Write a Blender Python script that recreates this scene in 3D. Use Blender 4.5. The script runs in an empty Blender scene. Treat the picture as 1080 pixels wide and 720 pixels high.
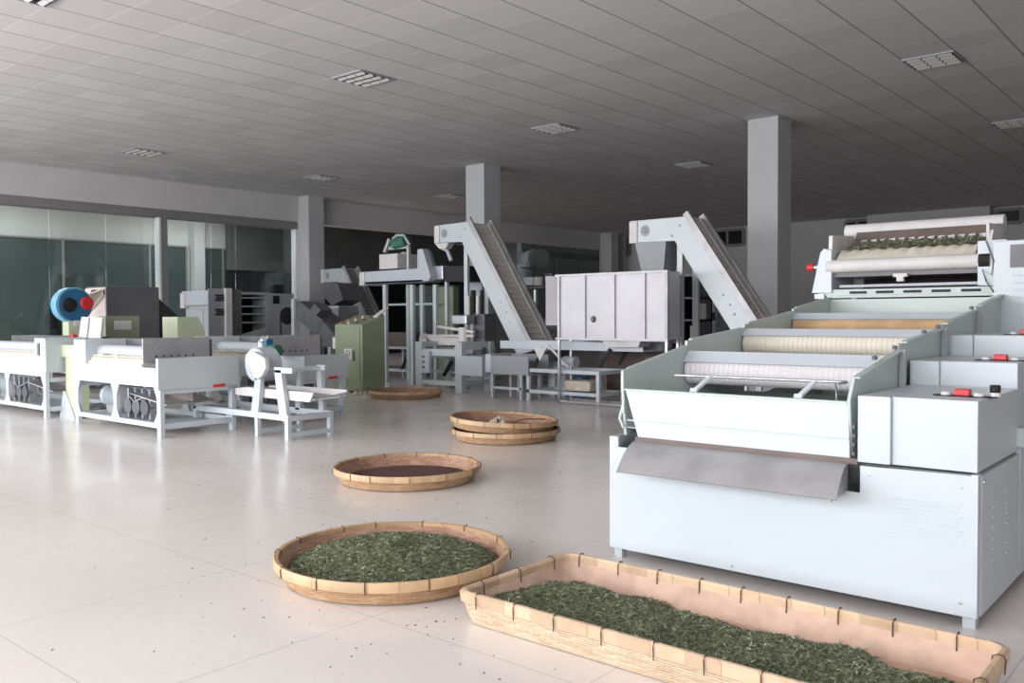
import bpy, math, random
from mathutils import Vector, Matrix, noise
random.seed(7)
E_WIN, EXPO = 35.0, 0.0
SC = bpy.context.scene
COL = SC.collection
# ------------------------------------------------------------------ camera (solved from the ceiling grid and the columns)
CF, CYAW, CPITCH, CROLL, CH = 927.96, -0.7061, -0.0285, -0.005, 1.3
def cam_axes():
    cy, sy, cp, sp = math.cos(CYAW), math.sin(CYAW), math.cos(CPITCH), math.sin(CPITCH)
    f = Vector((sy*cp, cy*cp, sp)); r = Vector((cy, -sy, 0)); u = r.cross(f)
    c, s = math.cos(CROLL), math.sin(CROLL)
    return c*r+s*u, -s*r+c*u, f
AR, AU, AF = cam_axes()
EYE = Vector((0, 0, CH))
def P(px, py, ax, v):
    """point of the room seen at a pixel, on the plane ax = v"""
    d = AR*((px-540)/CF) + AU*(-(py-360)/CF) + AF
    i = 'xyz'.index(ax)
    return EYE + d*((v-EYE[i])/d[i])
cam = bpy.data.cameras.new('camera'); co = bpy.data.objects.new('camera', cam); COL.objects.link(co)
cam.sensor_width = 36; cam.lens = CF/1080*36; cam.clip_end = 200
co.matrix_world = Matrix(((AR.x, AU.x, -AF.x, 0), (AR.y, AU.y, -AF.y, 0), (AR.z, AU.z, -AF.z, CH), (0, 0, 0, 1)))
SC.camera = co

# ------------------------------------------------------------------ materials
def srgb(r, g, b):
    f = lambda c: (c/255/12.92) if c/255 <= .04045 else ((c/255+.055)/1.055)**2.4
    return (f(r), f(g), f(b), 1)
class NT:
    def __init__(s, name):
        s.m = bpy.data.materials.new(name); s.m.use_nodes = True
        s.t = s.m.node_tree; s.b = s.t.nodes['Principled BSDF']
    def n(s, typ, **kw):
        o = s.t.nodes.new(typ)
        for k, v in kw.items():
            if k in o.inputs.keys() if isinstance(k, str) else False: o.inputs[k].default_value = v
            else: setattr(o, k, v)
        return o
    def l(s, a, b): s.t.links.new(a, b)
    def math(s, op, a, b=None, c=None):
        o = s.t.nodes.new('ShaderNodeMath'); o.operation = op
        for i, v in enumerate((a, b, c)):
            if v is None: continue
            if isinstance(v, (int, float)): o.inputs[i].default_value = v
            else: s.l(v, o.inputs[i])
        return o.outputs[0]
    def mix(s, fac, a, b):
        o = s.t.nodes.new('ShaderNodeMix'); o.data_type = 'RGBA'
        for i, v in ((0, fac), (6, a), (7, b)):
            if isinstance(v, (int, float, tuple)): o.inputs[i].default_value = v
            else: s.l(v, o.inputs[i])
        return o.outputs[2]
    def bump(s, h, strength=.3, dist=.01):
        o = s.t.nodes.new('ShaderNodeBump'); o.inputs['Strength'].default_value = strength; o.inputs['Distance'].default_value = dist
        s.l(h, o.inputs['Height']); s.l(o.outputs[0], s.b.inputs['Normal']); return o
    def coord(s, kind='Object'):
        return s.t.nodes.new('ShaderNodeTexCoord').outputs[kind]
    def noise(s, scale, detail=3, vec=None, rough=.5):
        o = s.t.nodes.new('ShaderNodeTexNoise'); o.inputs['Scale'].default_value = scale; o.inputs['Detail'].default_value = detail
        o.inputs['Roughness'].default_value = rough
        if vec is not None: s.l(vec, o.inputs['Vector'])
        return o.outputs[0]
    def ramp(s, f, a, b, ca=(0, 0, 0, 1), cb=(1, 1, 1, 1)):
        o = s.t.nodes.new('ShaderNodeValToRGB'); o.color_ramp.elements[0].position = a; o.color_ramp.elements[1].position = b
        o.color_ramp.elements[0].color = ca; o.color_ramp.elements[1].color = cb
        s.l(f, o.inputs[0]); return o.outputs[0]
def plain(name, c, rough=.5, metal=0, var=.06, scale=6, bump=0):
    t = NT(name); c = srgb(*c)
    nz = t.noise(scale, 4, t.coord())
    d = tuple(max(0, x*(1-var*2)) for x in c[:3])+(1,)
    t.l(t.mix(t.ramp(nz, .35, .65), d, c), t.b.inputs['Base Color'])
    t.b.inputs['Roughness'].default_value = rough; t.b.inputs['Metallic'].default_value = metal
    if bump: t.bump(t.noise(scale*20, 2, t.coord()), bump, .002)
    return t.m
M = {}
M['white'] = plain('mint_white_paint', (190, 197, 203), .35, 0, .02, 2)
M['mint'] = plain('mint_paint', (182, 193, 190), .4, 0, .03, 2)
M['lip'] = plain('pale_blue_sheet', (184, 190, 198), .4, 0, .03, 3)
M['steel'] = plain('stainless_steel', (190, 192, 198), .33, .85, .08, 5)
M['dullsteel'] = plain('dull_steel', (176, 174, 176), .5, .5, .1, 5)
M['hopsteel'] = plain('brushed_stainless', (194, 192, 196), .5, .25, .05, 3)
M['galv'] = plain('galvanised_panel', (188, 194, 197), .45, .12, .03, 3)
M['grey'] = plain('grey_paint', (150, 154, 158), .5, 0, .05, 3)
M['dkgrey'] = plain('dark_grey_sheet', (104, 104, 108), .5, .2, .1, 4)
M['dark'] = plain('dark_interior', (42, 42, 44), .7, 0, .1, 4)
M['black'] = plain('black_plastic', (22, 22, 24), .75, 0, .1, 8)
M['olive'] = plain('olive_paint', (136, 145, 120), .45, 0, .05, 3)
M['sage'] = plain('sage_paint', (190, 196, 170), .45, 0, .04, 3)
M['red'] = plain('red_plastic', (200, 40, 50), .4, 0, .05, 8)
M['blue'] = plain('blue_paint', (40, 98, 138), .4, 0, .08, 5)
M['ltblue'] = plain('light_blue_rim', (120, 175, 205), .4, 0, .05, 5)
M['green'] = plain('green_motor_paint', (60, 110, 92), .5, 0, .1, 8)
M['cream'] = plain('cream_cloth', (212, 204, 190), .8, 0, .08, 14, .4)
M['cloth'] = plain('white_roll', (208, 204, 204), .6, 0, .04, 8)
M['orange'] = plain('orange_worn_belt', (196, 162, 124), .8, 0, .14, 7, .3)
M['brown'] = plain('brown_sheet', (110, 96, 92), .6, 0, .1, 6)
M['plaster'] = plain('plaster_wall', (196, 194, 194), .85, 0, .03, 1.5)
M['column'] = plain('column_paint', (184, 184, 186), .8, 0, .03, 2)
M['header'] = plain('header_paint', (128, 126, 126), .7, 0, .04, 2)
M['alu'] = plain('white_aluminium', (222, 226, 228), .45, .1, .03, 3)
M['teal'] = plain('dark_teal_glazing', (74, 86, 85), .35, 0, .15, .6)
M['darkwall'] = plain('dark_wall', (96, 98, 98), .8, 0, .1, 1)
M['doorgrey'] = plain('grey_green_door', (120, 126, 126), .7, 0, .05, 1)
M['darkglass'] = plain('dark_pane', (34, 36, 38), .15, 0, .1, 2)
M['beltgrey'] = plain('taupe_belt', (220, 214, 210), .7, 0, .06, 12)
M['jute'] = plain('pale_sack', (212, 200, 184), .85, 0, .1, 20, .5)
M['pinkcover'] = plain('pinkish_cover', (222, 208, 206), .7, 0, .08, 6, .3)
M['brass'] = plain('copper_fitting', (190, 130, 100), .4, .4, .1, 8)
def m_glass():
    t = NT('partition_glass')
    t.b.inputs['Base Color'].default_value = (.62, .74, .72, 1); t.b.inputs['Roughness'].default_value = .02
    t.b.inputs['Transmission Weight'].default_value = 1; t.b.inputs['IOR'].default_value = 1.45
    nt = t.t; out = nt.nodes['Material Output']
    tr = nt.nodes.new('ShaderNodeBsdfTransparent'); tr.inputs[0].default_value = (.82, .86, .85, 1)
    gl = nt.nodes.new('ShaderNodeBsdfGlossy'); gl.inputs['Roughness'].default_value = .03; gl.inputs[0].default_value = (.9, .95, .95, 1)
    fr = nt.nodes.new('ShaderNodeFresnel'); fr.inputs[0].default_value = 1.5
    mx = nt.nodes.new('ShaderNodeMixShader')
    t.l(t.math('MULTIPLY', fr.outputs[0], 1.3), mx.inputs[0]); t.l(tr.outputs[0], mx.inputs[1]); t.l(gl.outputs[0], mx.inputs[2])
    t.l(mx.outputs[0], out.inputs[0]); return t.m
M['glass'] = m_glass()
def m_floor():
    t = NT('polished_floor_tile'); co_ = t.coord(); sx = t.t.nodes.new('ShaderNodeSeparateXYZ'); t.l(co_, sx.inputs[0])
    def line(s, off, w):
        a = t.math('MODULO', t.math('ADD', s, 100*1.1245+off), 1.1245)
        return t.math('LESS_THAN', t.math('ABSOLUTE', t.math('SUBTRACT', a, 1.1245/2)), w)
    lx = line(sx.outputs[0], 2.92+1.1245/2, .0022); ly = line(sx.outputs[1], .33, .0022)
    jl = t.math('MAXIMUM', lx, ly)
    n1 = t.ramp(t.noise(.6, 4, co_), .3, .7, srgb(218, 210, 206), srgb(228, 221, 217))
    n2 = t.ramp(t.noise(18, 5, co_), .45, .8, (0, 0, 0, 1), (.25, .25, .25, 1))
    c = t.mix(n2, n1, srgb(206, 197, 190))
    c = t.mix(t.math('MULTIPLY', jl, .45), c, srgb(120, 110, 102))
    sp = t.ramp(t.noise(46, 2, co_, .4), .745, .76)
    c = t.mix(t.math('MULTIPLY', sp, .5), c, srgb(112, 100, 86))
    t.l(c, t.b.inputs['Base Color'])
    t.l(t.ramp(t.noise(1.3, 5, co_), .3, .7, (.17, .17, .17, 1), (.27, .27, .27, 1)), t.b.inputs['Roughness'])
    t.bump(t.noise(3, 2, co_), .05, .01)
    t.b.inputs['Specular IOR Level'].default_value = .5
    return t.m
M['floor'] = m_floor()
def m_ceil():
    t = NT('ceiling_tile'); co_ = t.coord(); sx = t.t.nodes.new('ShaderNodeSeparateXYZ'); t.l(co_, sx.inputs[0])
    def d(s, off):
        a = t.math('MODULO', t.math('ADD', s, 60+off), .6)
        return t.math('ABSOLUTE', t.math('SUBTRACT', a, .3))
    dx = d(sx.outputs[0], 5.89+.3); dy = d(sx.outputs[1], -11.6356+.3+.6)
    gx = t.math('LESS_THAN', dx, .011); gy = t.math('LESS_THAN', dy, .008)
    cx = t.math('FLOOR', t.math('DIVIDE', t.math('ADD', sx.outputs[0], 5.89+60), .6)); cy = t.math('FLOOR', t.math('DIVIDE', t.math('ADD', sx.outputs[1], 60-11.6356), .6))
    cb = t.t.nodes.new('ShaderNodeCombineXYZ'); t.l(cx, cb.inputs[0]); t.l(cy, cb.inputs[1])
    wn = t.t.nodes.new('ShaderNodeTexWhiteNoise'); t.l(cb.outputs[0], wn.inputs[0])
    c = t.mix(wn.outputs[0], srgb(196, 194, 194), srgb(206, 204, 204))
    c = t.mix(t.math('MULTIPLY', gy, .5), c, srgb(226, 224, 222))
    c = t.mix(t.math('MULTIPLY', gx, .75), c, srgb(112, 110, 110))
    t.l(c, t.b.inputs['Base Color']); t.b.inputs['Roughness'].default_value = .9
    t.bump(t.math('MAXIMUM', gx, gy), .35, .006)
    return t.m
M['ceiling'] = m_ceil()
def m_weave(name, ca, cb, axis_round=True, sc=90):
    t = NT(name); co_ = t.coord(); sx = t.t.nodes.new('ShaderNodeSeparateXYZ'); t.l(co_, sx.inputs[0])
    # woven strips: rows by height / radius, dashes along the run
    if axis_round: u = t.math('MULTIPLY', t.math('ARCTAN2', sx.outputs[1], sx.outputs[0]), .58)
    else: u = t.math('ADD', sx.outputs[0], sx.outputs[1])
    rad = t.math('SQRT', t.math('ADD', t.math('MULTIPLY', sx.outputs[0], sx.outputs[0]), t.math('MULTIPLY', sx.outputs[1], sx.outputs[1]))) if axis_round else t.math('MULTIPLY', sx.outputs[0], 0)
    v = t.math('ADD', sx.outputs[2], t.math('MULTIPLY', rad, .35))
    row = t.math('FLOOR', t.math('MULTIPLY', v, sc)); fr = t.math('FRACT', t.math('MULTIPLY', v, sc))
    uu = t.math('FRACT', t.math('ADD', t.math('MULTIPLY', u, 16), t.math('MULTIPLY', row, .5)))
    h = t.math('MULTIPLY', t.math('SINE', t.math('MULTIPLY', fr, math.pi)), t.math('ADD', .35, t.math('SINE', t.math('MULTIPLY', uu, math.pi))))
    cb2 = t.t.nodes.new('ShaderNodeCombineXYZ'); t.l(row, cb2.inputs[0]); t.l(t.math('FLOOR', t.math('ADD', t.math('MULTIPLY', u, 16), t.math('MULTIPLY', row, .5))), cb2.inputs[1])
    wn = t.t.nodes.new('ShaderNodeTexWhiteNoise'); t.l(cb2.outputs[0], wn.inputs[0])
    c = t.mix(wn.outputs[0], srgb(*ca), srgb(*cb))
    c = t.mix(t.math('MULTIPLY', t.math('LESS_THAN', h, .28), .6 if axis_round else .38), c, srgb(ca[0]*.62, ca[1]*.55, ca[2]*.5))
    t.l(t.mix(t.ramp(t.noise(5, 4, co_), .45, .75, (0, 0, 0, 1), (.45, .45, .45, 1)), c, srgb(ca[0]*.78, ca[1]*.72, ca[2]*.68)), t.b.inputs['Base Color'])
    t.b.inputs['Roughness'].default_value = .65; t.bump(h, .5, .004); return t.m
M['weave'] = m_weave('woven_bamboo', (176, 138, 104), (204, 170, 134))
M['weavein'] = m_weave('woven_bamboo_inside', (156, 118, 98), (188, 150, 126))
M['weavepale'] = m_weave('pale_woven_bamboo', (192, 168, 142), (214, 192, 166), False)
M['mat'] = plain('bamboo_mat_lining', (200, 168, 150), .8, 0, .1, 10, .4)
def m_bamboo(name, c, rnd):
    t = NT(name); co_ = t.coord(); sx = t.t.nodes.new('ShaderNodeSeparateXYZ'); t.l(co_, sx.inputs[0])
    u = t.math('MULTIPLY', t.math('ADD', t.math('ARCTAN2', sx.outputs[1], sx.outputs[0]), 4), .58) if rnd else t.math('ADD', t.math('ADD', sx.outputs[0], 10), sx.outputs[1])
    v = t.math('DIVIDE', u, .137); k = t.math('FLOOR', v); fr = t.math('FRACT', v)
    wn = t.t.nodes.new('ShaderNodeTexWhiteNoise'); wn.noise_dimensions = '1D'; t.l(k, wn.inputs['W'])
    base = t.mix(wn.outputs[0], srgb(*[x*.9 for x in c]), srgb(*[min(255, x*1.06) for x in c]))
    base = t.mix(t.math('MULTIPLY', t.ramp(t.noise(9, 5, co_), .5, .7), .35), base, srgb(c[0]*.8, c[1]*.72, c[2]*.66))
    nd = t.math('MULTIPLY', t.math('LESS_THAN', fr, .035), t.math('GREATER_THAN', wn.outputs[0], .35))
    t.l(t.mix(t.math('MULTIPLY', nd, .6), base, srgb(c[0]*.7, c[1]*.62, c[2]*.55)), t.b.inputs['Base Color'])
    t.b.inputs['Roughness'].default_value = .45; return t.m
M['bamboo'] = m_bamboo('bamboo_strip', (190, 158, 122), True)
M['bamboopink'] = m_bamboo('pinkish_bamboo_strip', (204, 176, 148), False)
M['tie'] = plain('dark_cane_tie', (92, 66, 50), .7, 0, .1, 10)
def m_tea(name, a, b, c3):
    t = NT(name); ob = t.t.nodes.new('ShaderNodeNewGeometry')
    c = t.ramp(ob.outputs['Random Per Island'], 0, 1, srgb(*a), srgb(*b))
    k = t.math('GREATER_THAN', ob.outputs['Random Per Island'], .93)
    t.l(t.mix(k, c, srgb(*c3)), t.b.inputs['Base Color']); t.b.inputs['Roughness'].default_value = .55
    return t.m
M['tea'] = m_tea('rolled_tea_leaf', (78, 84, 64), (138, 143, 114), (182, 184, 154))
M['teabed'] = plain('tea_bed', (66, 72, 54), .8, 0, .2, 40)
M['driedtea'] = plain('dark_dried_tea', (92, 62, 58), .8, 0, .15, 40, .5)
def m_rib(name, ca, cb, freq):
    t = NT(name); co_ = t.coord(); sx = t.t.nodes.new('ShaderNodeSeparateXYZ'); t.l(co_, sx.inputs[0])
    w = t.math('SINE', t.math('MULTIPLY', sx.outputs[0], freq))
    t.l(t.mix(t.ramp(t.noise(4, 4, co_), .4, .7), t.mix(t.math('GREATER_THAN', w, .75), srgb(*ca), srgb(*cb)), srgb(*[x*.93 for x in ca])), t.b.inputs['Base Color'])
    t.b.inputs['Roughness'].default_value = .6; t.bump(w, .3, .002); return t.m
M['ribwhite'] = m_rib('white_ribbed_belt', (216, 211, 213), (196, 191, 193), 210)
M['ribcream'] = m_rib('cream_ribbed_belt', (212, 204, 190), (194, 184, 170), 210)

# ------------------------------------------------------------------ mesh builder
class MB:
    def __init__(s): s.v = []; s.f = []; s.sm = []
    def add(s, vs, fs, smooth=False):
        o = len(s.v); s.v += [Vector(p) for p in vs]; s.f += [[i+o for i in f] for f in fs]; s.sm += [smooth]*len(fs); return s
    def box(s, a, b):
        e = .0005*(len(s.v)//8 % 5)*(len(s.v) > 0)
        x0, x1 = sorted((a[0], b[0])); y0, y1 = sorted((a[1], b[1])); z0, z1 = sorted((a[2], b[2]))
        if min(x1-x0, y1-y0, z1-z0) > .012: x0 += e; y0 += e; z0 += e*(z0 > .01); x1 -= e; y1 -= e; z1 -= e
        return s.add([(x0,y0,z0),(x1,y0,z0),(x1,y1,z0),(x0,y1,z0),(x0,y0,z1),(x1,y0,z1),(x1,y1,z1),(x0,y1,z1)],
                     [[0,3,2,1],[4,5,6,7],[0,1,5,4],[1,2,6,5],[2,3,7,6],[3,0,4,7]])
    def prism(s, poly, ax, a, b):
        """polygon in the two other axes, extruded along ax from a to b"""
        n = len(poly); i = 'xyz'.index(ax)
        def q(p, t):
            p = list(p); p.insert(i, t); return p
        vs = [q(p, a) for p in poly]+[q(p, b) for p in poly]
        fs = [list(range(n))[::-1], list(range(n, 2*n))]+[[k, (k+1) % n, n+(k+1) % n, n+k] for k in range(n)]
        return s.add(vs, fs)
    def bar(s, p, q, w, h=None, up=(0, 0, 1)):
        """rectangular bar from p to q, w across, h along up"""
        h = h or w; p = Vector(p); q = Vector(q); d = (q-p).normalized(); up = Vector(up)
        if abs(d.dot(up)) > .98: up = Vector((0, 1, 0))
        r = d.cross(up).normalized(); u = r.cross(d)
        vs = [c+r*sx*w/2+u*su*h/2 for c in (p, q) for sx, su in ((-1,-1),(1,-1),(1,1),(-1,1))]
        return s.add(vs, [[0,1,2,3],[7,6,5,4],[0,4,5,1],[1,5,6,2],[2,6,7,3],[3,7,4,0]])
    def tube(s, pts, r, n=12, cap=True):
        pts = [Vector(p) for p in pts]; rs = r if isinstance(r, (list, tuple)) else [r]*len(pts); rings = []
        for k, p in enumerate(pts):
            d = (pts[min(k+1, len(pts)-1)]-pts[max(k-1, 0)]).normalized()
            a = Vector((0, 0, 1)) if abs(d.z) < .9 else Vector((0, 1, 0))
            u = d.cross(a).normalized(); w = u.cross(d)
            rings.append([p+(u*math.cos(t)+w*math.sin(t))*rs[k] for t in [2*math.pi*i/n for i in range(n)]])
        vs = [x for g in rings for x in g]; fs = []
        for k in range(len(pts)-1):
            for i in range(n): fs.append([k*n+i, k*n+(i+1) % n, (k+1)*n+(i+1) % n, (k+1)*n+i])
        s.add(vs, fs, True)
        if cap: s.add(rings[0], [list(range(n))]); s.add(rings[-1], [list(range(n))[::-1]])
        return s
    def lathe(s, prof, c, ax='z', n=48, a0=0, a1=2*math.pi):
        full = abs(a1-a0-2*math.pi) < 1e-6; m = n if full else n+1; vs = []
        for r, h in prof:
            for i in range(m):
                t = a0+(a1-a0)*i/n; x, y = r*math.cos(t), r*math.sin(t)
                p = {'z': (x, y, h), 'x': (h, x, y), 'y': (y, h, x)}[ax]; vs.append(Vector(c)+Vector(p))
        fs = []
        for k in range(len(prof)-1):
            for i in range(n if full else n): j = (i+1) % m; fs.append([k*m+i, k*m+j, (k+1)*m+j, (k+1)*m+i])
        return s.add(vs, fs, True)
    def sheet(s, pts, th):
        """a flat or bent quad of given thickness (4 corners)"""
        p = [Vector(x) for x in pts]; n = (p[1]-p[0]).cross(p[3]-p[0]).normalized()*th
        return s.add(p+[x+n for x in p], [[3,2,1,0],[4,5,6,7],[0,1,5,4],[1,2,6,5],[2,3,7,6],[3,0,4,7]])
    def grid(s, fn, nu, nv, smooth=True):
        vs = [fn(i/nu, j/nv) for j in range(nv+1) for i in range(nu+1)]
        return s.add(vs, [[j*(nu+1)+i, j*(nu+1)+i+1, (j+1)*(nu+1)+i+1, (j+1)*(nu+1)+i] for j in range(nv) for i in range(nu)], smooth)
    def build(s, name, mat, parent=None, bevel=0, loc=None, label=None):
        me = bpy.data.meshes.new(name)
        if parent is None:
            if loc is None:
                xs = [p.x for p in s.v]; ys = [p.y for p in s.v]; zs = [p.z for p in s.v]
                loc = Vector(((min(xs)+max(xs))/2, (min(ys)+max(ys))/2, min(zs)))
            org = Vector(loc)
        else: org = WL[parent.name]
        me.from_pydata([tuple(p-org) for p in s.v], [], s.f)
        me.polygons.foreach_set('use_smooth', s.sm)
        if len(s.f) < 30000:
            fixn(me)
            if any(s.sm): me.set_sharp_from_angle(angle=math.radians(38))
        me.update()
        o = bpy.data.objects.new(name, me); COL.objects.link(o)
        if isinstance(mat, str): mat = M[mat]
        me.materials.append(mat)
        if parent is None: o.location = org; WL[o.name] = org
        else: o.parent = parent; WL[o.name] = org
        if bevel:
            b = o.modifiers.new('bevel', 'BEVEL'); b.width = bevel; b.segments = 2; b.limit_method = 'ANGLE'; b.angle_limit = math.radians(40)
            b.harden_normals = False
        if label: o['label'] = label
        return o
WL = {}
def fixn(me):
    import bmesh
    bm = bmesh.new(); bm.from_mesh(me); bmesh.ops.recalc_face_normals(bm, faces=bm.faces); bm.to_mesh(me); bm.free()
def thing(name, label, cat, loc, group=None):
    o = bpy.data.objects.new(name, None); COL.objects.link(o); o.location = loc; o.empty_display_size = .1
    WL[o.name] = Vector(loc); o['label'] = label; o['category'] = cat
    if group: o['group'] = group
    return o
def tag(o, label, cat, group=None, kind=None):
    o['label'] = label; o['category'] = cat
    if group: o['group'] = group
    if kind: o['kind'] = kind
    return o
def struct(mb, name, mat, parent=None, bevel=0):
    o = mb.build(name, mat, parent, bevel)
    if parent is None: o['kind'] = 'structure'
    return o
B = MB
# ------------------------------------------------------------------ the hall
CZ = 4.49; XL = -19.46; XR = 6.0; YF = -5.0; YB = 29.5
struct(B().box((-24.5, YF-.2, -.1), (XR+.2, YB+.2, 0)), 'floor', 'floor')
struct(B().box((XL-.05, YF-.2, CZ), (XR+.2, YB+.2, CZ+.1)), 'ceiling', 'ceiling')
for nm in ('floor', 'ceiling'):          # keep the object texture space equal to room coordinates
    o = bpy.data.objects[nm]; off = Vector(o.location)
    for v in o.data.vertices: v.co += off
    o.location = (0, 0, 0)
struct(B().box((XR, YF, 0), (XR+.2, YB, CZ)), 'wall_right', 'plaster')
# window wall behind the camera: piers, sill band and head band around six openings
WX = [(-18.6, -15.3), (-14.6, -11.3), (-10.6, -7.3), (-6.6, -3.3), (-2.6, .7)]
wf = B()
edges = [XL-.05]+[e for w in WX for e in w]+[XR]
for i in range(0, len(edges), 2): wf.box((edges[i], YF-.2, 0), (edges[i+1], YF, CZ))
for a, b in WX: wf.box((a, YF-.2, 0), (b, YF, .45)); wf.box((a, YF-.2, 4.1), (b, YF, CZ))
struct(wf, 'wall_front', 'plaster')
for k, (a, b) in enumerate(WX):
    f = B()
    for x in (a+.03, (2*a+b)/3, (a+2*b)/3, b-.03): f.box((x-.03, YF-.14, .45), (x+.03, YF-.08, 4.1))
    for z in (.48, 3.0, 4.07): f.box((a, YF-.14, z-.03), (b, YF-.08, z+.03))
    struct(f, 'window_%d' % (k+1), 'alu')
# left side: bulkhead beam, grey header, glass partition, columns
struct(B().box((XL-.45, YF, 3.83), (XL, YB, CZ)), 'trim_1', 'plaster')
struct(B().box((XL-.35, YF, 3.64), (XL-.06, 14.15, 3.83)), 'trim_2', 'header')
def column(x, y, nm, s=.55):
    o = struct(B().box((x-s/2, y, 0), (x+s/2, y+s, CZ)), nm, 'column', bevel=.008)
    tag(o, *LC.pop(0)); del o['kind']; o['group'] = 'square concrete columns'
LC = [('pale square concrete column behind the light blue tea machine, right of the tall conveyor', 'column'),
      ('white square column rising behind the conveyor left of the stainless hopper', 'column'),
      ('grey square column at the end of the glass partition', 'column')]
column(-6.2, 13.55, 'concrete_column', .52); column(-12.62, 13.62, 'concrete_column', .52)
column(-19.3, 14.15, 'concrete_column', .5)
# glass panes
def pane(n, y0, y1, z0=.06, z1=3.64):
    fr = struct(B().box((XL-.18, y0, 0), (XL-.12, y1, z0)), 'window_%d' % n, 'alu')
    g = B().box((XL-.156, y0+.01, z0), (XL-.144, y1-.01, z1)).build('glass_pane', 'glass', fr)
ys = [-2.2, .2, 2.6, 5.0, 7.98, 9.75, 10.35]
def yl(px): return P(px, 260, 'x', XL).y
ys = [-2.2, 0.6, 3.4, 5.6, yl(55), yl(115), yl(171)]
n = 6
for a, b in zip(ys[:-1], ys[1:]): pane(n, a, b); n += 1
yp0, yp1 = yl(171), yl(178)
struct(B().box((XL-.25, yp0, 0), (XL-.05, yp1, 3.64)), 'trim_3', 'header')
struct(B().box((XL-.24, yp0-.05, 0), (XL-.04, yp0, 3.64)), 'trim_4', 'alu')
ys = [yp1, yl(226), yl(252), yl(313)]
for a, b in zip(ys[:-1], ys[1:]): pane(n, a, b); n += 1
struct(B().box((XL-.24, yl(313), 0), (XL-.04, 14.15, 3.64)), 'trim_5', 'alu')
# corridor beyond the glass: back wall with a light upper band and dark glazing below
XC = -24.0
struct(B().box((XC-.2, YF, 0), (XC, YB, CZ)), 'wall_corridor', 'plaster')
struct(B().box((XC-.2, YF-.2, 0), (XL-.05, YF, .5)).box((XC-.2, YF-.2, 4.2), (XL-.05, YF, CZ)), 'wall_corridor_end', 'plaster')
struct(B().box((XC-.2, YF-.2, CZ), (XL-.05, YB+.2, CZ+.1)), 'ceiling_corridor', 'plaster')
def cwin(n, y0, y1, z0=.02, z1=3.4):
    o = struct(B().box((XC+.0, y0, z0), (XC+.05, y1, z1)), 'window_%d' % n, 'teal')
    f = B()
    for y in (y0, y1): f.box((XC+.05, y-.03, z0), (XC+.09, y+.03, z1))
    f.box((XC+.05, y0, z1-.05), (XC+.09, y1, z1)); f.build('window_frame', 'header', o)
yy = [-2, 1, 4, 7, P(66, 300, 'x', XC).y, P(157, 300, 'x', XC).y, P(196, 300, 'x', XC).y]
for a, b in zip(yy[:-1], yy[1:]): cwin(n, a, b); n += 1
yy = [P(214, 300, 'x', XC).y, P(234, 300, 'x', XC).y, P(262, 300, 'x', XC).y, P(316, 300, 'x', XC).y]
for a, b in zip(yy[:-1], yy[1:]): cwin(n, a, b); n += 1
struct(B().box((XC, P(200, 300, 'x', XC).y, 0), (XC+.3, P(211, 300, 'x', XC).y, CZ)), 'trim_6', 'column')
dr = struct(B().box((XC+.06, P(46, 300, 'x', XC).y, 0), (XC+.1, P(66, 300, 'x', XC).y, 1.7)), 'door_1', 'darkglass')
f = B(); a, b = P(44, 300, 'x', XC).y, P(67, 300, 'x', XC).y
f.box((XC+.06, a, 0), (XC+.13, a+.12, 1.75)).box((XC+.06, b-.12, 0), (XC+.13, b, 1.75)).box((XC+.06, a, 1.62), (XC+.13, b, 1.75)); f.build('door_frame', 'teal', dr)
# bay beyond the end column; deep hall darkness painted as dark wall and pane
struct(B().box((XC+.1, 14.7, 2.75), (XC+.3, 26, CZ)), 'wall_bay', 'darkwall')
struct(B().box((XC+.1, 14.7, 0), (XC+.2, 26, 2.75)), 'window_30', 'darkglass')
# grey doors further along the left wall and the end wall
y3 = P(560, 270, 'x', XL).y; y4 = P(636, 270, 'x', XL).y
struct(B().box((XL-.3, y3-.4, 0), (XL-.1, YB, 3.83)), 'wall_left', 'doorgrey')
struct(B().box((XL-.1, y3-.4, 3.45), (XL-.04, y4, 3.62)), 'trim_7', 'darkwall')
for k in range(3):
    a = y3+(y4-y3)*k/3
    d = struct(B().box((XL-.1, a+.1, 0), (XL-.06, a+(y4-y3)/3-.1, 3.4)), 'door_%d' % (k+2), 'doorgrey', bevel=.01)
    B().box((XL-.06, a+.2, 1.0), (XL-.03, a+.24, 1.2)).build('door_handle', 'steel', d)
wb = B().box((XC, YB, 0), (XR, YB+.2, CZ)); struct(wb, 'wall_back', 'plaster')
struct(B().box((XL-.05, 28.1, 0), (XL+.5, 28.6, CZ)), 'trim_8', 'plaster')
def bwin(n, x0, x1, z0, z1, mull=1):
    o = struct(B().box((x0, YB-.04, z0), (x1, YB, z1)), 'window_%d' % n, 'darkglass')
    f = B()
    for i in range(mull+2): x = x0+(x1-x0)*i/(mull+1); f.box((x-.05, YB-.1, z0), (x+.05, YB-.04, z1))
    for z in (z0, z1): f.box((x0, YB-.1, z-.05), (x1, YB-.04, z+.05))
    f.build('window_frame', 'header', o)
def bx(px, py): return P(px, py, 'y', YB)
for k, (a, b, c, d, m) in enumerate([(652, 665, 248, 270, 0), (752, 785, 237, 260, 1), (1053, 1078, 216, 236, 0), (893, 917, 226, 245, 1)]):
    bwin(31+k, bx(a, c).x, bx(b, c).x, bx(a, d).z, min(bx(a, c).z, CZ-.1), m)
struct(B().box((bx(920, 225).x, YB-.5, 3.9), (bx(1048, 225).x, YB, CZ)), 'trim_9', 'plaster')
struct(B().box((bx(648, 250).x+.02, YB-.3, 0), (bx(640, 250).x+1.0, YB, CZ)), 'trim_10', 'plaster')

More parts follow.
